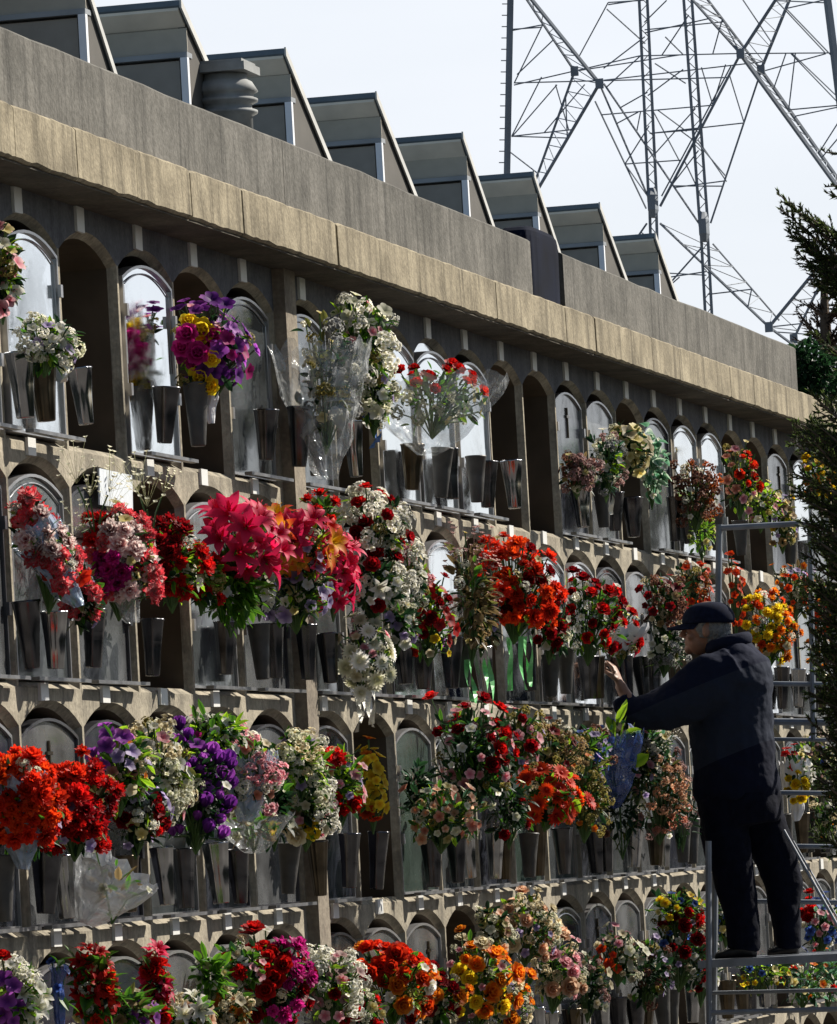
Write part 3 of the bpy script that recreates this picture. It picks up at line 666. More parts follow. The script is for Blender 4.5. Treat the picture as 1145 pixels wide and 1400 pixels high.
B(622,1075,36,36,[('five','ivory',.016,5)],[(dk,180,.055)],'dark fern mass over the peach flowers')
B(705,1010,30,38,[('five','pink',.024,8),('rose','darkred',.028,4),('five','lavender',.02,4)],[(g,60,.05),('olive',40,.05)],'pink sprigs rising between dark roses and the tan bunch')
B(752,1028,34,40,[('puff','tan',.03,12),('five','darkred',.024,6),('puff','olive',.028,7)],[('olive',70,.045),('dry',50,.045)],'golden brown dried bunch above the orange daisies')
B(742,1090,42,34,[('daisy','redorange',.042,12),('daisy','scarlet',.04,6)],[(lm,35,.06),(g,50,.05)],'orange red daisies with broad lime leaves, third row',leaflen=1.8)
B(795,1085,32,52,[('puff','olive',.028,12),('five','orange',.02,8),('five','tan',.022,8)],[('olive',100,.045),(g,30,.045)],'olive and tan bunch right of the orange daisies')
B(802,1030,28,32,[('five','lavender',.022,8),('five','blue',.022,5),('puff','brown',.028,4)],[(g,70,.05),(lm,20,.05)],'green bunch with slate blue flowers under the reaching arm')
B(838,1030,30,50,[('five','blue',.024,5)],[(lm,14,.11),(dk,50,.05)],'navy wrapped bunch with two long pale leaves under the sleeve',wrap=(M_CELLON,1.1,1.1),leaflen=1.2)
B(885,1020,30,32,[('spray','white',.05,8),('five','white',.02,8)],[('mint',60,.045),(g,30,.045)],'white lace bunch just below the elbow')
B(898,1080,38,58,[('puff','peach',.03,16,(.5,0)),('puff','dustypink',.03,9),('five','white',.018,10),('puff','salmon',.028,5,(.5,-.5))],[(dk,90,.05),('dry',20,.04)],'drooping peach bunch touching the jacket hem, third row',hang=True)
B(848,1110,30,50,[('five','brown',.02,5)],[(dk,150,.05),('olive',30,.04)],'dark green bush left of the drooping peach bunch')
B(1088,1062,22,36,[('five','red',.026,5,(-.4,.6)),('rose','yellow',.026,7,(0,-.2)),('five','white',.026,5)],[(g,20,.04)],'red and yellow bunch in a white wrap right of the trouser seat',wrap=(M_WRAPW,.7,1.2))
B(1112,1040,26,30,[('five','dustypink',.022,14),('five','blue',.02,4)],[('olive',30,.04)],'dusty pink bunch between the ladder steps')
B(108,818,26,36,[('carn','whitered',.032,6),('five','pink',.024,5)],[(dk,90,.05),(g,30,.05)],'dark leafy bunch with few pink edged blooms between two carnation bunches, second row')
B(272,790,22,38,[('carn','red',.032,7),('five','scarlet',.026,5)],[(g,60,.05),(lm,30,.045)],'small red and green bunch squeezed left of the hot pink lilies')
B(540,852,26,34,[('five','white',.024,7),('five','lavender',.024,5)],[(dk,60,.05),(g,25,.05)],'small white and lilac bunch beside the hanging daisies')
B(748,862,26,34,[('rose','darkred',.028,8),('five','ivory',.02,4)],[(dk,70,.05),(g,30,.05)],'dusky red roses low between the scarlet and the dark red bunch')
B(372,1105,24,44,[('five','ivory',.022,4)],[(dk,110,.055),(g,30,.05)],'dark green bush beneath the cream blossoms, third row')
B(566,1085,18,44,[('five','white',.016,3)],[(dk,90,.05),('mint',20,.05)],'narrow dark ivy by the green glass door, third row')
B(693,1105,30,42,[('rose','darkred',.026,4),('five','ivory',.02,4)],[(dk,130,.05),(g,30,.05)],'dark bush with two wine red roses left of the orange daisies')
B(868,1045,28,44,[('five','lavender',.02,4),('puff','grey',.026,5)],[(dk,100,.05),('mint',20,.045)],'dark bush with grey tufts under the forearm')
B(930,1100,22,50,[('puff','dustypink',.026,6)],[(dk,90,.05)],'dark drooping bush against the jacket hem')
B(35,1145,36,24,[('carn','red',.03,8)],[(dk,50,.05),(g,20,.05)],'low dark red carnations at the left edge, third row')
B(18,1365,36,44,[('puff','white',.036,9),('five','violet',.03,9,(-.5,-.2)),('lily','white',.035,4),('rose','red',.026,2,(-.6,.9))],[(lm,35,.05),(g,50,.06)],'white lilies and violet blossoms in the bottom left corner')
B(80,1345,10,44,[('five','blue',.02,3)],[(g,6,.06)],'folded blue ribbon standing among long leaves',wrap=(M_CELLON,.9,1.3))
B(122,1352,26,46,[('lily','red',.03,20),('carn','scarlet',.028,5)],[(g,60,.09),('fern',20,.08)],'left spike of red gladioli with grassy leaves, bottom row')
B(211,1355,14,52,[('lily','hotpink',.032,14),('rose','red',.03,8)],[(g,20,.08),(lm,8,.08)],'right spike of pinkish red gladioli, bottom row')
B(170,1385,34,26,[('five','tan',.024,10),('five','violet',.022,6)],[(g,60,.07),('olive',30,.05)],'low tan and violet bunch between the two gladiolus spikes')
B(250,1388,34,22,[('lily','white',.034,6),('five','peach',.024,8)],[('fern',20,.08),(g,30,.05)],'low white lilies right of the gladioli')
B(305,1382,34,26,[('puff','cream',.028,9),('five','orange',.024,8),('five','tan',.022,4)],[('olive',50,.045),(g,20,.04)],'low cream and orange bunch, bottom row')
B(365,1345,50,55,[('rose','red',.036,12,(0,.4)),('rose','darkred',.036,14),('carn','magenta',.034,8,(.7,.6)),('carn','magenta',.032,4,(.6,-.8))],[(dk,90,.06),(g,60,.06)],'tall dark red roses with magenta carnations, bottom row')
B(325,1325,30,24,[('five','white',.026,5),('five','pink',.022,4),('carn','red',.028,2)],[('fern',40,.06),(g,60,.05)],'white and pink sprigs left of the dark red roses')
B(448,1350,40,46,[('puff','white',.04,17),('five','dustypink',.022,8),('rose','darkred',.028,3)],[(g,40,.05),(lm,25,.06)],'white puffy bunch left of the orange ones, bottom row')
B(532,1345,50,46,[('rose','orange',.036,11),('rose','scarlet',.036,9,(.3,.7)),('rose','redorange',.034,8),('rose','white',.03,3)],[(g,80,.055),(lm,50,.05)],'orange and scarlet roses, bottom row centre left')
B(590,1365,36,34,[('rose','orange',.032,5),('rose','darkred',.032,8),('five','white',.028,4)],[(g,50,.055),(dk,30,.05)],'dark red and orange roses low at the bottom edge')
B(648,1340,44,54,[('rose','orange',.036,15),('rose','cream',.034,6),('rose','yellow',.034,5)],[(lm,50,.05),(g,50,.05)],'orange, yellow and cream roses, bottom row centre')
B(690,1370,32,38,[('rose','cream',.034,6),('rose','orange',.034,6),('puff','ivory',.03,4)],[(g,40,.05),('olive',20,.05)],'cream and orange roses low in front of the tall peach bunch')
B(715,1270,42,38,[('rose','peach',.032,9),('puff','cream',.034,8),('rose','cream',.03,5)],[('olive',60,.045),(g,30,.05)],'upper peach and cream roses overlapping the wall strip')
B(752,1325,38,46,[('rose','peach',.034,12),('rose','pink',.03,6),('puff','cream',.032,6)],[(g,60,.05),(lm,25,.06)],'lower peach and pink roses, bottom row')
B(668,1270,26,26,[('five','peach',.024,8),('five','ivory',.02,5)],[('olive',90,.045)],'olive bush with peach stars left of the peach roses')
B(842,1305,32,32,[('five','ivory',.026,14),('five','pink',.024,6),('five','redorange',.026,5,(-.5,-.4))],[('olive',20,.04),('dry',20,.04)],'pale ivory bunch with a few red flowers, bottom row')
B(925,1300,44,42,[('rose','darkred',.03,16),('five','blue',.026,8),('five','lavender',.024,6)],[(dk,60,.05)],'dusky dark red and blue bunch left of the ladder post')
B(920,1245,42,24,[('five','yellow',.026,8),('five','blue',.022,5),('rose','red',.026,5,(.7,-.2))],[(lm,40,.045),(g,50,.045)],'yellow and lime bunch with blue specks above the dusky red one')
B(990,1255,22,30,[('five','blue',.024,8),('five','white',.022,5),('rose','scarlet',.022,3)],[(lm,40,.05),(g,20,.05)],'blue and lime bunch seen between the ankles and the post')
B(1035,1330,44,22,[('five','yellow',.02,6),('five','blue',.022,5),('rose','scarlet',.02,3)],[(lm,60,.045),('olive',30,.045)],'yellow green bunch seen under the platform')
B(1118,1265,30,34,[('rose','red',.03,6,(-.4,.7)),('five','blue',.028,14),('five','pink',.024,6,(.6,.3)),('five','white',.022,4)],[('mint',30,.05),(g,20,.05)],'navy and red bunch right of the boots, bottom row')
B(1130,1335,24,34,[('rose','red',.026,3),('five','orange',.02,4)],[('mint',60,.06),(g,20,.05)],'teal leaves with red flowers at the bottom right corner')

B(285,1335,24,28,[('five','white',.02,4),('five','paleyellow',.02,3)],[('fern',60,.06),(g,30,.05)],'feathery sprigs before a grey niche right of the gladioli')
B(485,1385,34,26,[('carn','red',.03,8),('five','white',.026,6)],[(g,60,.05),(dk,20,.05)],'low red and white bunch at the bottom edge')
B(800,1345,28,40,[('puff','dustypink',.026,6),('five','ivory',.02,4)],[(dk,90,.05),('dry',30,.05)],'dry dark bunch right of the tall peach bunch, bottom row')
B(880,1330,34,40,[('puff','brown',.028,8),('five','lavender',.022,6)],[(dk,110,.05)],'brown and lilac bunch beneath the dusky red one')
B(955,1320,24,44,[('rose','darkred',.026,6),('five','salmon',.02,4)],[(dk,90,.05),(g,20,.05)],'dark bunch with wine red roses just left of the ladder post')
B(1095,1345,34,26,[('five','white',.02,5),('five','orange',.022,4)],[('mint',50,.05),(g,30,.05)],'low mint leaves with orange stars between the lower rails')
B(1125,1120,22,32,[('five','white',.022,6),('five','orange',.02,4)],[(g,50,.045),('olive',20,.04)],'white and orange bunch behind the ladder rungs, third row')
B(1120,900,22,26,[('five','orange',.022,6)],[('olive',40,.045),(g,30,.045)],'olive sprigs with orange stars behind the conifer, second row')

# ---------------------------------------------------------------- sawtooth roofs behind the parapet
M_ROOF = plain('roof_slab', (.1, .135, .17), .6, var=.25, vscale=5)
M_SHED = plain('shed_panel', (.3, .275, .24), .8, var=.2, vscale=5, bump=.1)
M_SOFF2 = plain('upper_board', (.42, .39, .33), .8, var=.2, vscale=4)
M_GABLE = plain('gable_board', (.075, .07, .062), .85, var=.25, vscale=5)
M_SOFF = plain('soffit_board', (.78, .73, .64), .8, var=.2, vscale=4)
M_POST = plain('pale_post', (.8, .82, .86), .5, var=.1)
M_RAIL = plain('rail_grey', (.26, .28, .3), .5, var=.1)
M_EDGE = plain('roof_edge', (.5, .5, .48), .6, var=.15)
peaks = [(110,-62),(250,2),(393,68),(517,128),(635,183),(732,236),(822,279),(898,320)]
foots = [(154,96),(281,79),(447,212),(565,262),(671,303),(757,325),(848,360),(920,393)]
wh = ['leftmost, cut by the left edge and the picture top','second from the left, its peak at the picture top','third from the left, right behind the stacked vent','fourth from the left, between the vent and the sky','fifth from the left, in the middle of the run','sixth from the left, under the left mast of the pylon','seventh from the left, just past the navy drum','last and smallest before the parapet drops']
YS = .22
for i, (pk, lb) in enumerate(zip(peaks, wh)):
    P = at(*pk, YS-.012); Pn = at(*peaks[i+1], YS-.012) if i+1 < len(peaks) else Vector((P.x+1.34, YS, P.z))
    zb = 3.84; run = Pn.x-P.x; H = P.z-zb
    root = thing('sawtooth_roof', 'grey sawtooth roof with pale corner post above the parapet, '+lb, 'roof', (P.x, YS, zb), 'sawtooth roofs above the parapet')
    yb = 1.45; ov = .07
    ft = at(*foots[i], YS) if i else at(154, 96, YS)
    run2 = min(run-.05, max(.6, (ft.x-P.x)*(H/max(.05, P.z-ft.z))))
    # side gable (faces the path) and front wall (faces the photographer)
    b = MB(); b.add([(ov,0,0),(run2,0,0),(ov,0,H-.06),(ov,.03,0),(run2,.03,0),(ov,.03,H-.06)], [(0,1,2),(5,4,3),(0,3,4,1),(1,4,5,2),(2,5,3,0)]); b.build('gable', M_GABLE, root)
    b = MB(); b.box((ov, .031, 0), (ov+.04, yb, H-.2)); b.build('front_wall', M_SHED, root)
    b = MB(); zz = -.022
    b.add([(-.02,.001,zz),(run2-.1,.032,zz-(run2-.08)*H/run2),(run2-.1,yb,zz-(run2-.08)*H/run2),(-.02,yb,zz),(-.02,.001,zz-.01),(run2-.1,.032,zz-.01-(run2-.08)*H/run2),(run2-.1,yb,zz-.01-(run2-.08)*H/run2),(-.02,yb,zz-.01)],
          [(0,1,2,3),(7,6,5,4),(0,4,5,1),(1,5,6,2),(2,6,7,3),(3,7,4,0)]); b.v = [(x,y,z+H) for x,y,z in b.v]; b.build('soffit', M_SOFF, root)
    b = MB(); b.box((ov-.006, -.003, H-.17), (ov-.001, yb, H-.085)); b.build('upper_panel', M_SOFF2, root)
    b = MB(); b.box((ov-.02, -.004, H-.19), (ov+.05, yb, H-.172)); b.build('rail', M_RAIL, root)
    b = MB(); b.box((ov-.028, -.006, 0), (ov-.003, .02, H-.192)); b.build('post', M_POST, root)
    # roof slab: thick sheet sloping down away from us
    b = MB(); th = .02; sl = H/run2
    A = (-.03, H+.004); Bq = (run2+.04, -.02)
    b.add([(A[0],-.006,A[1]),(Bq[0],-.006,Bq[1]),(Bq[0],yb,Bq[1]),(A[0],yb,A[1]),(A[0],-.006,A[1]-th),(Bq[0]-.02,-.006,Bq[1]-th),(Bq[0]-.02,yb,Bq[1]-th),(A[0],yb,A[1]-th)],
          [(0,1,2,3),(7,6,5,4),(0,4,5,1),(1,5,6,2),(2,6,7,3),(3,7,4,0)]); b.build('roof_slab', M_ROOF, root)
    b = MB(); q = .012
    b.add([(A[0],-.014,A[1]+.004),(Bq[0],-.014,Bq[1]+.004),(Bq[0],-.007,Bq[1]+.004),(A[0],-.007,A[1]+.004),(A[0],-.014,A[1]-.028),(Bq[0]-.02,-.014,Bq[1]-.028),(Bq[0]-.02,-.007,Bq[1]-.028),(A[0],-.007,A[1]-.028)],
          [(0,1,2,3),(7,6,5,4),(0,4,5,1),(1,5,6,2),(2,6,7,3),(3,7,4,0)]); b.build('edge_trim', M_EDGE, root)
# stacked vent
P = at(310, 168, .16); s = ppm(P.x)
M_VENT = plain('weathered_stone', (.24, .25, .25), .8, 0, var=.35, vscale=10)
root = thing('roof_vent', 'dark round vent of stacked discs with a flat cap standing behind the parapet', 'vent', (P.x, P.y, 4.05))
dz = P.z-4.05
def z_(py): return (168-py)/s*.99+dz
b = MB(); b.lathe([(38/s,0),(38/s,z_(160)),(46/s,z_(156)),(46/s,z_(152)),(38/s,z_(149)),(38/s,z_(143)),(47/s,z_(139)),(47/s,z_(135)),(40/s,z_(132)),(42/s,z_(127)),(48/s,z_(124)),(40/s,z_(110)),(33/s,z_(106)),(33/s,z_(98))], 28); b.build('stack', M_VENT, root, True)
b = MB(); b.box((-46/s, -42/s, z_(97)), (46/s, 46/s, z_(85))); b.box((-40/s, -37/s, z_(84.5)), (40/s, 40/s, z_(80))); b.build('cap', M_VENT, root)
# navy drum in the parapet gap
P = at(746, 412, -.05); s = ppm(P.x); hh = 90/s
M_NAVY = plain('navy_plastic', (.0025, .005, .015), .9, var=.4, vscale=6, spec=.08)
top = at(746, 323, -.05).z-3.862
root = thing('plastic_bin', 'navy blue ribbed plastic bin filling the gap in the parapet', 'bin', ((pa+pb)/2, -.03, 3.864))
hw_ = (pb-pa)/2-.004; b = MB(); prev = []; n_ = 56
for z, k_ in ((0,.93),(.012,.97),(top*.72,1),(top*.86,.985),(top*.93,.95),(top*.975,.86),(top,.7)):
    prev.append([])
    for i in range(n_):
        th = 2*math.pi*i/n_; c_, s_ = math.cos(th), math.sin(th); ex = .38
        rib = 1-.018*(1 if (i//2) % 2 else 0)*(0 if z > top*.9 else 1)
        prev[-1].append((hw_*k_*rib*math.copysign(abs(c_)**ex, c_), .075*k_*rib*math.copysign(abs(s_)**ex, s_), z))
b.add([v for q in prev for v in q], [(i*n_+j, i*n_+(j+1) % n_, (i+1)*n_+(j+1) % n_, (i+1)*n_+j) for i in range(6) for j in range(n_)]+[tuple(range(n_))[::-1], tuple(6*n_+j for j in range(n_))])
b.build('body', M_NAVY, root)
b = MB(); b.box((-hw_*.35, -.03, top+.002), (hw_*.35, .03, top+.01)); b.build('lid', M_NAVY, root)

# ---------------------------------------------------------------- ground, hills, ground level
M_GROUND = plain('path_asphalt', (.09, .085, .078), .95, var=.25, vscale=3, bump=.3)
gmb = MB(); gmb.add([(-400,-900,0),(1500,-900,0),(1500,900,0),(-400,900,0)], [(0,1,2,3)]); tag(gmb.build('ground', M_GROUND), kind='structure')
M_HILL = plain('wooded_hill', (.045, .06, .035), .95, var=.4, vscale=.15, bump=.3)
def hill(cx, cy, lx, ly, h, nm='hill'):
    b = MB(); n = 28; vs = []
    for i in range(n+1):
        for j in range(n+1):
            u, v = -1+2*i/n, -1+2*j/n; q = max(0, 1-(u*u+v*v))
            vs.append((cx+u*lx, cy+v*ly, -.3+h*q**.8*(1+.35*noise.noise((u*3+cx, v*3, 1)))))
    b.add(vs, [(i*(n+1)+j, (i+1)*(n+1)+j, (i+1)*(n+1)+j+1, i*(n+1)+j+1) for i in range(n) for j in range(n)])
    tag(b.build(nm, M_HILL, smooth=True), kind='structure')
hill(190, -75, 120, 34, 8.5)
M_SHADE_HEDGE = plain('shade_hedge_green', (.03, .045, .018), .95, var=.5, vscale=6, bump=1)  # foliage row added out of view, dims ambient light and door reflections
b = MB(); n = 260; rr = random.Random(8); vs = []
for i in range(n+1):
    x = -10+170*i/n; 
    for (y, z) in ((-10.4,-.1),(-10.25,1),(-10.3,2.2),(-10.5,3.0),(-11.2,3.2),(-12,2.9),(-12.2,-.1)):
        q = noise.noise_vector((x*.7, y, z)); vs.append((x, y+.35*q.x, z+(.3*q.y if z > 1 else 0)))
b.add(vs, [(i*7+j, (i+1)*7+j, (i+1)*7+j+1, i*7+j+1) for i in range(n) for j in range(6)])
tag(b.build('shade_hedge', M_SHADE_HEDGE, smooth=True), 'long dark green row of foliage added across the path, out of direct view, to darken ambient light and door reflections', 'shade_hedge')
# trees on the other side of the path, seen only in the polished doors
tree_far = [(62,-13,5.5),(74,-17,5),(88,-24,6),(100,-26,6.5)]

# ---------------------------------------------------------------- trees
def foliage_blob(b, c, r, n, rr, size):
    for i in range(n):
        d = Vector((rr.gauss(0,1), rr.gauss(0,1), rr.gauss(0,1))).normalized(); p = Vector(c)+Vector((d.x*r[0], d.y*r[1], d.z*r[2]))*rr.uniform(.3, 1)**.6
        leaf(b, p, d+Vector((rr.gauss(0,.6), rr.gauss(0,.6), rr.gauss(0,.6))), size*rr.uniform(.6,1.4), size*.3, Vector((rr.gauss(0,1), rr.gauss(0,1), 1)), .3, rr, 2)
M_BARK = plain('bark', (.09, .065, .045), .95, var=.35, vscale=20, bump=.6)
def broad_tree(x, y, h, label, lc='green', n=1800, size=.25, group='trees along the path'):
    rr = random.Random(int(x*10)); root = thing('tree', label, 'tree', (x, y, 0), group)
    t = MB(); t.tube([(0,0,-.1),(.1,.05,h*.3),(.0,.1,h*.6),(.1,0,h*.85)], [.22,.17,.1,.04], 8)
    cr_ = MB()
    for q in range(14):
        a = rr.uniform(0, 6.28); z = h*rr.uniform(.35, .9); rad = h*.28*rr.uniform(.3, 1)*(1.1-z/h*.6); c = (rad*math.cos(a), rad*math.sin(a), z)
        t.tube([(0,.05,z*.75), c], [.05,.02], 5)
        foliage_blob(cr_, c, (h*.13, h*.13, h*.11), n//14, rr, size)
    t.build('trunk', M_BARK, root); cr_.build('crown', LM(lc), root)
for (x, y, h), lb in zip(tree_far, ('nearest', 'second', 'third', 'farthest')):
    broad_tree(x, y, h, 'green tree beyond the path, %s of four, mirrored in the doors' % lb)

# conifer in front at the right edge
LEAF['conifer'] = ((.03,.04,.014),(.17,.26,.06)); LEAF['conifer_brown'] = ((.03,.018,.012),(.09,.055,.035))
XT = 23.5
cb = atx(1230, 1100, XT)
root = thing('conifer', 'dark feathery conifer whose boughs reach in from the right edge', 'tree', (XT, cb.y, 0))
rr = random.Random(5)
T_ = MB(); T_.tube([(0,0,-.1),(.02,.03,1.4),(0,0,2.8),(.03,.02,4.6)], [.13,.1,.07,.02], 10); T_.build('trunk', M_BARK, root)
fo = MB(); wd = MB()
def bough(p0, p1, w, dens, droop=.0, up=.0):
    """p0,p1 local points; feathery needles along the bough and its side twigs"""
    p0, p1 = Vector(p0), Vector(p1); ln = (p1-p0).length; n = max(6, int(ln*dens))
    wd.tube([p0, (p0+p1)/2+Vector((0,0,droop*ln)), p1], [.011,.007,.002], 5)
    ax = (p1-p0).normalized()
    for i in range(n):
        f = (i+rr.random())/n; c = p0.lerp(p1, f)+Vector((0,0,droop*ln*4*f*(1-f)*.5)); wl = w*(1-f)**.6*rr.uniform(.5, 1.1)+.015
        side = Vector((rr.gauss(0,1), rr.gauss(0,.6), rr.gauss(up,.6))); side = (side-ax*side.dot(ax)).normalized()
        td = (ax*1.1+side).normalized(); q = c+td*wl; m = max(6, int(wl/.0032))
        wd.tube([c, q], .0016, 3, cap=False)
        for k in range(m):
            e = c.lerp(q, (k+.5)/m); nd = (td+Vector((rr.gauss(0,.42), rr.gauss(0,.42), rr.gauss(.05,.42)))).normalized(); s_ = rr.uniform(.012,.027)
            sd2 = nd.cross(Vector((rr.gauss(0,1), rr.gauss(0,1), rr.gauss(0,1)))).normalized()*.0042
            fo.add([tuple(e-sd2), tuple(e+sd2), tuple(e+nd*s_)], [(0,1,2)], [.1, .1, rr.random()])
def loc(px, py, dx=0): p = atx(px, py, XT+dx); return p-Vector((XT, cb.y, 0))
for (a, bq, w_, dn) in [((1200,430),(1080,305),.12,110),((1190,380),(1062,262),.05,50),((1200,400),(1068,285),.10,90),((1190,355),(1100,292),.1,70),((1200,290),(1132,264),.05,60),
    ((1190,215),(1128,208),.04,50),((1195,250),(1130,255),.04,50),((1210,470),(1100,330),.14,110),((1210,440),(1090,345),.12,90),((1210,410),(1078,318),.13,120),((1210,370),(1072,276),.09,100),((1210,345),(1110,310),.1,90),((1200,460),(1118,385),.12,90),((1190,520),(1112,455),.1,60)]:
    bough(loc(*a), loc(*bq), w_, dn)
for i in range(92):
    y0 = rr.uniform(560, 1150); f = (y0-560)/530
    left = float(np.interp(y0, (560,650,760,850,1090), (1098,1072,1076,1092,1104)))+rr.uniform(-4, 34)
    bough(loc(1210, y0+rr.uniform(30, 80), rr.uniform(-.25,.25)), loc(left+8, y0-rr.uniform(0, 50), rr.uniform(-.3,.3)), rr.uniform(.07,.15), 62)
wd.build('bough', M_BARK, root); fo.build('crown', LM('conifer'), root)
# thin brown tree behind the end of the parapet
root = thing('bare_tree', 'brown thin twigged tree past the end of the parapet', 'tree', (39, .1, 0)); rr = random.Random(11)
XB = 39; rb = Vector((39, .1, 0))
def lb_(px, py, dx=0): return atx(px, py, XB+dx)-rb
T_ = MB(); T_.tube([(0,-.4,-.1), lb_(1150, 900), lb_(1135, 560), lb_(1128, 420), lb_(1126, 350)], [.12,.09,.06,.03,.008], 8)
fo = MB(); wd = MB()
for i in range(70):
    y0 = rr.uniform(370, 600); x0 = 1130+rr.uniform(-6, 6); tgt = (x0+rr.choice((-1,1,1))*rr.uniform(15, 42)*min(1, (y0-330)/80), y0-rr.uniform(10, 60))
    bough(lb_(x0, y0), lb_(*tgt, rr.uniform(-.3,.3)), .09, 45)
T_.build('trunk', M_BARK, root); wd.build('branch', M_BARK, root); fo.build('crown', LM('conifer_brown'), root)
root = thing('shrub', 'low green shrub behind the parapet end', 'shrub', (37.5, .3, 0)); rr = random.Random(4)
f_ = MB(); t_ = MB()
for (px, py, q) in ((1104,500,.16),(1120,515,.2),(1095,520,.14),(1135,530,.2)):
    p = atx(px, py, 37.5)-Vector((37.5, .3, 0)); foliage_blob(f_, p, (q,q,q), 420, rr, .05); t_.tube([(0,0,0), p*.5+Vector((0,0,1)), p], [.03,.02,.01], 5)
t_.build('trunk', M_BARK, root); f_.build('crown', LM('dark'), root)

# ---------------------------------------------------------------- pylon
M_PYL = plain('galvanised_steel', (.19, .22, .26), .7, 0, var=.2, vscale=.8)
XP = 95.0
pyl = thing('lattice_pylon', 'huge grey steel lattice power pylon rising behind the wall', 'pylon', (XP, atx(900, 400, XP).y, 0))
pO = Vector((XP, atx(900, 400, XP).y, 0))
def member(nm, pts, r, dx=(0, 0), n=4):
    b = MB(); q = [atx(*p, XP+d)-pO for p, d in zip(pts, dx if len(dx) == len(pts) else [dx[0]]*len(pts))]
    b.tube(q, r, n); b.build(nm, M_PYL, pyl)
px1 = XP/F   # metres per photo pixel
def mem(nm, a, b_, w, da=0, db=None): member(nm, [a, b_], w*px1*.47, (da, da if db is None else db))
mem('leg', (699,-40), (690,420), 10, 0)
for i in range(15):
    y0 = 5+i*15.5; xx = 698-y0*.02; mem('step_bolt', (xx-11, y0), (xx, y0), 1.6)
for (xa, ya, xb_, yb_, hw) in ((878,-40,893,276,5.5),(893,276,897,420,4.5),(938,-40,963,309,5.5),(963,309,974,520,4.5)):
    d = hw
    for s_ in (-1, 1): mem('leg', (xa+s_*d, ya), (xb_+s_*d, yb_), 4.5, 0 if s_ < 0 else .6)
    n_ = int((yb_-ya)/11)
    for i in range(n_):
        f0, f1 = i/n_, (i+1)/n_; s_ = 1 if i % 2 else -1
        mem('lacing', (xa+(xb_-xa)*f0-s_*d, ya+(yb_-ya)*f0), (xa+(xb_-xa)*f1+s_*d, ya+(yb_-ya)*f1), 1.8, 0, .6)
mem('leg', (1127,-40), (1158,210), 12, 0)
N1, N1b, N2, N2b, N3, N4, N5, N6 = (820,114),(786,97),(1013,73),(1041,95),(893,276),(963,309),(1052,447),(1086,463)
D = 4.0
main = [((712,-20),N1,6,0),((716,-8),N1b,4,D),(N1,(728,272),5,0),(N1b,(727,262),4,D),(N2,(1075,-22),5,0),(N2b,(1092,-30),5,D),(N2,(1160,275),7,0),(N2b,(1160,264),6,D),
 ((930,-20),N2,4,0),((955,-18),N2b,4,D),(N1,(887,270),3,0),((814,138),(884,285),2.6,D),((903,282),N2,4,0),((905,268),(1000,90),2.4,D),((826,114),(956,305),3,0),((972,305),(1041,97),3,D),
 ((903,305),N5,3.5,0),((975,333),(1066,438),2.6,D),((973,372),N5,4,0),(N5,(1140,340),5,0),(N6,(1150,330),4,D),(N5,(1110,490),4,0),((885,305),(820,400),3,0),((960,338),(905,400),2.6,0)]
for a, b_, w_, d in main: mem('brace', a, b_, w_, d)
thin = [((703,113),(875,76)),((875,76),(1000,73)),((1000,73),(1132,73)),((703,116),(1010,113)),((786,97),(930,83)),((820,108),(1041,82)),((700,186),(782,176)),((700,187),(776,188)),
 ((820,158),(975,143)),((855,224),(932,219)),((893,186),(1018,168)),((890,182),(960,176)),((920,258),(994,248)),((921,254),(994,256)),((905,373),(968,371)),((908,380),(968,376)),((975,402),(1028,396)),
 ((703,110),(742,33)),((704,100),(757,54)),((700,186),(742,110)),((700,188),(762,116)),((702,205),(722,232)),((760,118),(778,178)),((770,130),(777,190)),((745,182),(800,118)),
 ((798,73),(832,3)),((832,3),(880,0)),((830,12),(870,60)),((832,6),(905,-5)),((888,30),(912,0)),((826,97),(875,50)),((828,120),(876,74)),((855,224),(880,172)),((868,182),(876,150)),
 ((893,150),(932,222)),((900,152),(940,185)),((896,130),(935,98)),((905,205),(950,148)),((960,190),(994,248)),((966,195),(990,240)),((975,143),(992,82)),((1000,103),(1020,168)),((930,165),(970,195)),
 ((938,220),(960,270)),((915,255),(960,205)),((703,42),(744,33)),((703,40),(742,38)),((890,40),(990,30)),((895,44),(960,34)),((1010,-10),(1060,60)),((948,0),(985,30)),((960,96),(975,143)),
 ((985,28),(975,73)),((985,30),(1013,73)),((1062,0),(1130,66)),((1085,15),(1145,80)),((1085,146),(1145,144)),((1090,156),(1145,146)),((1088,88),(1086,144)),((1075,85),(1070,112)),((1046,95),(1130,73)),
 ((1082,78),(1145,144)),((1084,84),(1140,136)),((1125,205),(1145,160)),((1131,210),(1150,180)),((1060,0),(1145,2)),((1072,10),(1120,0)),((1028,396),(1018,425)),((905,400),(930,384)),((1052,447),(1110,449)),((1060,455),(1120,458)),((1100,375),(1118,380)),((1108,360),(1125,372)),
 ((900,330),(878,318)),((888,268),(855,224)),((844,150),(880,126)),((845,168),(872,140)),((896,88),(938,112)),((905,64),(940,20)),((910,50),(935,80))]
def lace(a0, a1, b0, b1, n_):
    for i in range(n_):
        f0, f1 = i/n_, (i+.5)/n_; f2 = (i+1)/n_
        P0 = (a0[0]+(a1[0]-a0[0])*f0, a0[1]+(a1[1]-a0[1])*f0); P1 = (b0[0]+(b1[0]-b0[0])*f1, b0[1]+(b1[1]-b0[1])*f1); P2 = (a0[0]+(a1[0]-a0[0])*f2, a0[1]+(a1[1]-a0[1])*f2)
        mem('lacing', P0, P1, 1.5, 0, D); mem('lacing', P1, P2, 1.5, D, 0)
lace((712,-20), N1, (716,-8), N1b, 7); lace(N1, (728,272), N1b, (727,262), 9); lace(N2, (1075,-22), N2b, (1092,-30), 6); lace(N2, (1160,275), N2b, (1160,264), 10)
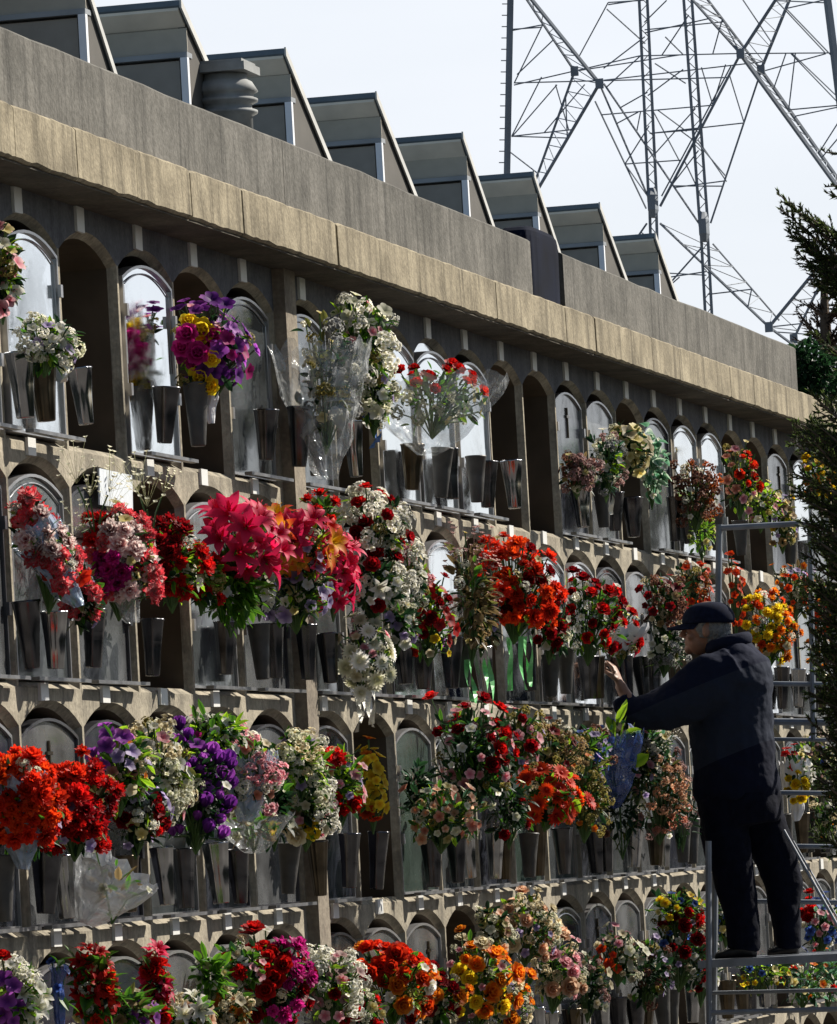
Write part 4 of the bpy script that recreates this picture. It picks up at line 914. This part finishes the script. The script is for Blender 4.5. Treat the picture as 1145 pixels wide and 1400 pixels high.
lace((930,-20), N2, (955,-18), N2b, 7); lace(N5, (1140,340), N6, (1150,330), 6); lace((903,305), N5, (975,333), (1066,438), 5)
SEG = [(a, b_) for a, b_, _, _ in main]+[((699,-40),(690,420)),((878,-40),(893,276)),((893,276),(897,420)),((938,-40),(963,309)),((963,309),(974,520)),((1127,-40),(1158,210))]+thin[:20]
def snap(p, own):
    best = (17, p)
    for (a, b_) in SEG:
        if (a, b_) == own: continue
        vx, vy = b_[0]-a[0], b_[1]-a[1]; t = max(0, min(1, ((p[0]-a[0])*vx+(p[1]-a[1])*vy)/(vx*vx+vy*vy)))
        q = (a[0]+vx*t, a[1]+vy*t); dd = math.hypot(q[0]-p[0], q[1]-p[1])
        if dd < best[0]: best = (dd, q)
    return best[1]
for i, (a, b_) in enumerate(thin):
    mem('lattice_bar', snap(a, (a, b_)), snap(b_, (a, b_)), 2.0, rnd.choice((0, 0, D)))
for n_, d in ((N1,0),(N1b,D),(N2,0),(N2b,D),(N5,0),(N6,D)):
    c = atx(*n_, XP+d-.06)-pO; b = MB(); r_ = 7*px1; b.box((c.x-.02, c.y-r_*.8, c.z-r_), (c.x+.02, c.y+r_*.8, c.z+r_)); b.build('gusset_plate', M_PYL, pyl)
for n_ in (N3, N4):
    c = atx(*n_, XP-.1)-pO; r_ = 7.5*px1; b = MB(); b.rings([((c.x,c.y,c.z-r_*2.9),(.1,0,0),(0,r_*.6,0)),((c.x,c.y,c.z-r_*1.5),(.2,0,0),(0,r_,0)),((c.x,c.y,c.z+r_*1.2),(.2,0,0),(0,r_,0)),((c.x,c.y,c.z+r_*2.6),(.1,0,0),(0,r_*.6,0))], 8); b.build('joint_collar', M_PYL, pyl)

# ---------------------------------------------------------------- rolling ladder
XL = 27.0
M_TUBE = plain('ladder_tube', (.2, .22, .25), .55, .25, var=.25, vscale=10)
fl_ = atx(1045, 1308, XL-.3)
lad = thing('rolling_ladder', 'grey tubular steel rolling ladder with platform and guard rails', 'ladder', (XL, fl_.y, 0)); lO = Vector((XL, fl_.y, 0))
def lp(px, py, dx=0): return atx(px, py, XL+dx)-lO
def rail(nm, a, b_, w_, n=8, dx=0, dxb=None):
    b = MB(); b.tube([lp(*a, dx), lp(*b_, dx if dxb is None else dxb)], w_, n); return b.build(nm, M_TUBE, lad)
FR = -.62      # front frame, nearer to the camera
rail('handrail', (981,722), (1092,716), .013); rail('post', (984,717), (975,1500), .015)
rail('post', (1108,716), (1113,1012), .013)
rail('handrail', (1092,716), (1110,718), .013)
for (yy, w_) in ((934,.011),(986,.016),(1010,.009),(1083,.011),(1156,.011),(1232,.011)):
    rail('rung', (990,yy), (1230,yy+3), w_)
rail('post', (969,1150), (972,1700), .014, dx=FR); rail('post', (1215,1150), (1222,1700), .014, dx=FR)
rail('rail', (968,1385), (1215,1378), .011, dx=FR); rail('rail', (968,1358), (1215,1352), .009, dx=-.02)
rail('brace', (1072,1135), (1165,1300), .007, dx=-.3); rail('brace', (1085,1150), (1180,1315), .004, dx=-.28)
pf = MB(); z0 = lp(1045,1308,-.3).z
ya, yb2 = lp(972,1305,-.3).y, lp(1215,1305,-.3).y
for i in range(9):
    x_ = FR+.02+i*.07; pf.box((x_, yb2, z0-.018), (x_+.045, ya, z0))
pf.box((FR-.005, yb2, z0-.03), (FR+.015, ya, z0+.003)); pf.box((.0, yb2, z0-.03), (.02, ya, z0+.003))
pf.build('platform', M_TUBE, lad)
for (px_, dx_) in ((975,0),(1222,0),(972,FR),(1222,FR)):
    p = lp(px_, 1500, dx_); b = MB(); b.rings([((p.x-.02,p.y,.05),(0,0,.05),(0,.05,0)),((p.x+.02,p.y,.05),(0,0,.05),(0,.05,0))], 16); b.build('wheel', plain('wheel_rubber', (.02,.02,.02), .8), lad)
    b = MB(); b.tube([(p.x,p.y,.05),(p.x,p.y,p.z+.1)], .014, 8); b.build('post', M_TUBE, lad)

# ---------------------------------------------------------------- the man
XM = XL-.32; PZ = z0
M_SKIN = plain('skin', (.26, .13, .08), .5, var=.15, vscale=20)
M_HAIR = plain('grey_hair', (.17, .165, .155), .8, var=.3, vscale=90, bump=.6)
M_CAP = plain('navy_cap', (.007, .01, .025), .9, var=.3, vscale=60, spec=.1)
M_TROU = plain('navy_trousers', (.0035, .0045, .011), .9, var=.3, vscale=25, bump=.3, spec=.1)
M_SHOE = plain('black_shoes', (.008, .008, .009), .5)
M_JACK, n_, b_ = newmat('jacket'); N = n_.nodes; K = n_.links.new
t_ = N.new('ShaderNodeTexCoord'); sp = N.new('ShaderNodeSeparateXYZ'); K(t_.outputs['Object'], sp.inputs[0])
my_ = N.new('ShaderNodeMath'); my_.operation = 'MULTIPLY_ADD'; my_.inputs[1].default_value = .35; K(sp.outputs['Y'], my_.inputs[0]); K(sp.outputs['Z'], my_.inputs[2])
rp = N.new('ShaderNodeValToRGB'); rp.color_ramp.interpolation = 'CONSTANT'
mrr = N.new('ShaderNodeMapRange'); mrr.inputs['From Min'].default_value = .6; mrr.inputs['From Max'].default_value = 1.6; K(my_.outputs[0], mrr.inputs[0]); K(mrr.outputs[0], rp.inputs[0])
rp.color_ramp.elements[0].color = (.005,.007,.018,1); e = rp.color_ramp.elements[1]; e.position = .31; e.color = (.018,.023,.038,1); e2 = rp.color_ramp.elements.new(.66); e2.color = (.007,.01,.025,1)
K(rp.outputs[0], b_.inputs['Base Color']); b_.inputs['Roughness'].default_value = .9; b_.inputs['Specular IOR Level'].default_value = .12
nzz = N.new('ShaderNodeTexNoise'); nzz.inputs['Scale'].default_value = 7; nzz.inputs['Detail'].default_value = 4; K(t_.outputs['Object'], nzz.inputs['Vector'])
bb = N.new('ShaderNodeBump'); bb.inputs['Strength'].default_value = .6; bb.inputs['Distance'].default_value = .03; K(nzz.outputs[0], bb.inputs['Height']); K(bb.outputs[0], b_.inputs['Normal'])

mO = Vector((XM, atx(1045, 1308, XM).y, PZ))
man = thing('person', 'man in navy cap and dark jacket standing on the ladder platform, reaching to flowers', 'person', mO)
def mp_(px, py, dx=0): return atx(px, py, XM+dx)-mO
SM = ppm(XM)
def limb(b, pts, n=16):
    """pts: (px,py,dx, rad_px_in_image, rad_depth_m)"""
    P_ = [mp_(p[0], p[1], p[2]) for p in pts]; rs = []
    for i, p in enumerate(pts):
        d = (P_[min(i+1, len(P_)-1)]-P_[max(i-1, 0)]).normalized()
        a = d.cross(Vector((1,0,0)))
        if a.length < .2: a = Vector((0,0,1))
        a.normalize(); c = d.cross(a).normalized()
        rs.append((P_[i], a*(p[3]/SM), c*p[4]))
    b.rings(rs, n)
def soft(o, vox, sub=0, sm=6, disp=0, dsc=.12):
    m = o.modifiers.new('remesh', 'REMESH'); m.mode = 'VOXEL'; m.voxel_size = vox; m.use_smooth_shade = True
    s_ = o.modifiers.new('smooth', 'SMOOTH'); s_.iterations = sm; s_.factor = .5
    if disp:
        tx = bpy.data.textures.new('folds', 'CLOUDS'); tx.noise_scale = dsc
        d = o.modifiers.new('folds', 'DISPLACE'); d.texture = tx; d.strength = disp; d.mid_level = .5
# body (skin) one continuous surface
b = MB()
limb(b, [(1000,1070,0,38,.13),(1002,1000,0,40,.14),(1003,940,0,42,.15),(996,908,0,34,.15),(988,895,0,17,.06),(978,880,0,16,.058),(972,868,0,17,.055)])
limb(b, [(995,1065,-.07,24,.08),(1004,1130,-.08,20,.07),(1008,1180,-.08,16,.055),(1020,1235,-.09,15,.05),(1022,1290,-.09,10,.035)])
limb(b, [(1018,1065,.08,24,.08),(1050,1130,.08,20,.07),(1070,1180,.08,16,.055),(1076,1235,.09,15,.05),(1078,1290,.09,10,.035)])
def arm(b, sx, offx):
    limb(b, [(988,915,sx*.17,18,.055),(950,935,sx*.19+offx*.2,16,.05),(912,958,sx*.2+offx*.5,14,.045),(878,970,sx*.19+offx*.8,14,.042),(862,962,sx*.18+offx,11,.035),(853,946,sx*.17+offx,8.5,.026),(848,936,sx*.17+offx,8,.024)])
arm(b, -1, 0); arm(b, 1, -.1)
# head: centre, profile facing left
hc = mp_(966, 861, 0)
b.ball((hc.x, hc.y-.01, hc.z+.02), (.078, .098, .105), 20, 14)
b.ball((hc.x, hc.y+.035, hc.z-.045), (.058, .058, .065), 16, 10)          # jaw
b.ball((hc.x, hc.y+.082, hc.z-.082), (.026, .022, .022), 10, 8)           # chin
b.rings([((hc.x, hc.y+.088, hc.z+.022),(.008,0,0),(0,.01,.0)),((hc.x, hc.y+.104, hc.z-.005),(.012,0,0),(0,.013,0)),((hc.x, hc.y+.11, hc.z-.022),(.017,0,0),(0,.017,0)),((hc.x, hc.y+.09, hc.z-.032),(.015,0,0),(0,.012,0))], 12)   # nose
b.ball((hc.x, hc.y+.088, hc.z-.048), (.024, .013, .007), 10, 6); b.ball((hc.x, hc.y+.086, hc.z-.059), (.022, .012, .008), 10, 6)   # lips
b.ball((hc.x, hc.y+.08, hc.z+.034), (.045, .016, .01), 12, 6)             # brow
for sx in (-1, 1):
    b.ball((hc.x+sx*.078, hc.y-.012, hc.z-.008), (.012, .018, .032), 10, 8)   # ear
    b.ball((hc.x+sx*.042, hc.y+.062, hc.z-.025), (.022, .022, .02), 10, 8)    # cheek
# hands
def hand(b, sx, offx):
    wr = mp_(849, 938, sx*.17+offx); pm = mp_(840, 915, sx*.15+offx)
    d = (pm-wr).normalized(); side = Vector((1,0,0)); nr = d.cross(side).normalized()
    b.rings([(wr-d*.02, side*.024, nr*.02),(wr+d*.02, side*.03, nr*.018),(wr+d*.06, side*.042, nr*.016),(wr+d*.09, side*.04, nr*.013),(wr+d*.1, side*.034, nr*.009)], 14)
    kn = wr+d*.092
    for i, (ln, off) in enumerate(((.07,-.031),(.08,-.0105),(.075,.0105),(.06,.031))):
        k = kn+side*off; toward = Vector((0,.45,0))*1.0
        c1 = (d*.75+Vector((0,.55,.15))).normalized(); c2 = (Vector((0,.9,-.25))+d*.1).normalized(); c3 = Vector((0,.5,-.85)).normalized()
        p1 = k+c1*ln*.42; p2 = p1+c2*ln*.34; p3 = p2+c3*ln*.28
        b.tube([k-d*.02, k, p1, p2, p3], [.0095,.0095,.0085,.0078,.0055], 8)
    k = wr+d*.03-side*sx*-.03
    b.tube([k, k+side*sx*-.02*-1+d*.03+Vector((0,.02,0)), k+d*.055+Vector((0,.045,0))+side*sx*.012, k+d*.065+Vector((0,.07,0))], [.012,.011,.0095,.006], 8)
hand(b, -1, 0); hand(b, 1, -.1)
o = b.build('body', M_SKIN, man, True); soft(o, .005, sm=3)
# eyes
for sx in (-1, 1):
    b = MB(); b.ball((hc.x+sx*.03, hc.y+.079, hc.z+.012), (.012, .008, .008), 10, 8); b.build('eye', plain('eye', (.05,.04,.035), .2), man, True)
# trousers
b = MB()
limb(b, [(1006,1040,0,52,.17),(1008,1075,0,60,.18),(1012,1105,0,60,.18),(1016,1130,0,56,.17)])
limb(b, [(990,1095,-.08,34,.1),(992,1130,-.08,33,.1),(1000,1175,-.085,31,.09),(1008,1220,-.09,28,.08),(1016,1260,-.09,24,.075),(1018,1290,-.09,24,.075),(1017,1299,-.09,23,.075)])
limb(b, [(1030,1095,.08,36,.1),(1044,1135,.08,35,.1),(1062,1175,.085,31,.09),(1072,1212,.09,27,.08),(1074,1250,.09,21,.075),(1078,1285,.09,19,.07),(1079,1298,.09,19,.07)])
o = b.build('trousers', M_TROU, man, True); soft(o, .008, sm=6, disp=.018, dsc=.09)
# shoes
for (hx, tx, yy, dx_) in ((1034,978,1300,-.09),(1093,1050,1300,.09)):
    h_ = mp_(hx, yy, dx_); t2 = mp_(tx, yy, dx_); b = MB(); dd = Vector((0, t2.y-h_.y, 0)); L_ = dd.length
    rs = []
    for f, w_, hh_ in ((0,.03,.05),(.08,.04,.075),(.3,.042,.08),(.5,.046,.06),(.72,.052,.042),(.92,.045,.034),(1,.02,.02)):
        rs.append(((dx_, h_.y+L_*f, hh_/2+.002), (w_,0,0), (0,0,hh_/2)))
    b.rings(rs, 16); o = b.build('shoe', M_SHOE, man, True)
# jacket
b = MB()
limb(b, [(1010,1093,0,57,.18),(1009,1080,0,61,.19),(1005,1045,0,59,.185),(1000,1000,0,59,.185),(1000,960,0,58,.19),(1004,930,0,58,.21),(1004,908,0,48,.2),(998,893,0,32,.13),(988,884,0,20,.075)], 28)
for sx, ox in ((-1, 0), (1, -.1)):
    limb(b, [(1006,912,sx*.13,30,.08),(975,930,sx*.17,40,.09),(940,955,sx*.19+ox*.3,37,.082),(905,971,sx*.2+ox*.6,30,.072),(876,975,sx*.19+ox*.85,24,.062),(858,968,sx*.18+ox,18,.052),(851,955,sx*.17+ox,15,.045)], 18)
limb(b, [(984,876,0,20,.075),(992,890,0,26,.09),(1000,905,0,30,.12)])
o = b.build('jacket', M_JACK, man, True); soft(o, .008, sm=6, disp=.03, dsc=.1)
# collar / hood roll at the back of the neck
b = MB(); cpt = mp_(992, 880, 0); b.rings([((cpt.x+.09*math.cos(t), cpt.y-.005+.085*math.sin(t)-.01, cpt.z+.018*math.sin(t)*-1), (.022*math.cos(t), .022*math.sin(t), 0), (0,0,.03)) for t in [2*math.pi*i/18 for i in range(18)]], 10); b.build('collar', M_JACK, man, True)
# hair round the back and sides
b = MB(); b.ball((hc.x, hc.y-.03, hc.z+.0), (.081, .08, .078), 20, 12); b.ball((hc.x, hc.y-.075, hc.z-.035), (.06, .035, .045), 12, 8)
for sx in (-1, 1): b.ball((hc.x+sx*.07, hc.y+.005, hc.z+.01), (.014, .03, .05), 10, 8)
o = b.build('hair', M_HAIR, man, True); soft(o, .007, sm=3, disp=.015, dsc=.02)
# cap
b = MB(); cc = Vector((hc.x, hc.y-.012, hc.z+.04)); rs = []
for i in range(10):
    th = math.pi/2*i/9.3; q = math.cos(th)**.75
    rs.append(((cc.x, cc.y-.006*i/9, cc.z+.082*math.sin(th)), (.096*q,0,0), (0,.118*q,.0)))
b.rings([((cc.x,cc.y,cc.z-.012),(.094,0,0),(0,.115,.004))]+rs, 26); b.build('cap', M_CAP, man, True)
capo = man.children[-1]
b = MB(); vs = []; n = 14
for lay in (0, .006):
    for i in range(n+1):
        th = R(15+150*i/n); x_, y_ = math.cos(th), math.sin(th)
        vs += [(cc.x+.085*x_, cc.y+.1*y_, cc.z-.004-lay), (cc.x+.08*x_, cc.y+.112*y_+.075*max(0, y_)**.8, cc.z-.022-lay-.01*abs(x_))]
m_ = 2*(n+1)
fs = [(2*i, 2*i+1, 2*i+3, 2*i+2) for i in range(n)]+[(m_+2*i+2, m_+2*i+3, m_+2*i+1, m_+2*i) for i in range(n)]+[(2*i+1, m_+2*i+1, m_+2*i+3, 2*i+3) for i in range(n)]
b.add(vs, fs); b.build('visor', M_CAP, capo, True)
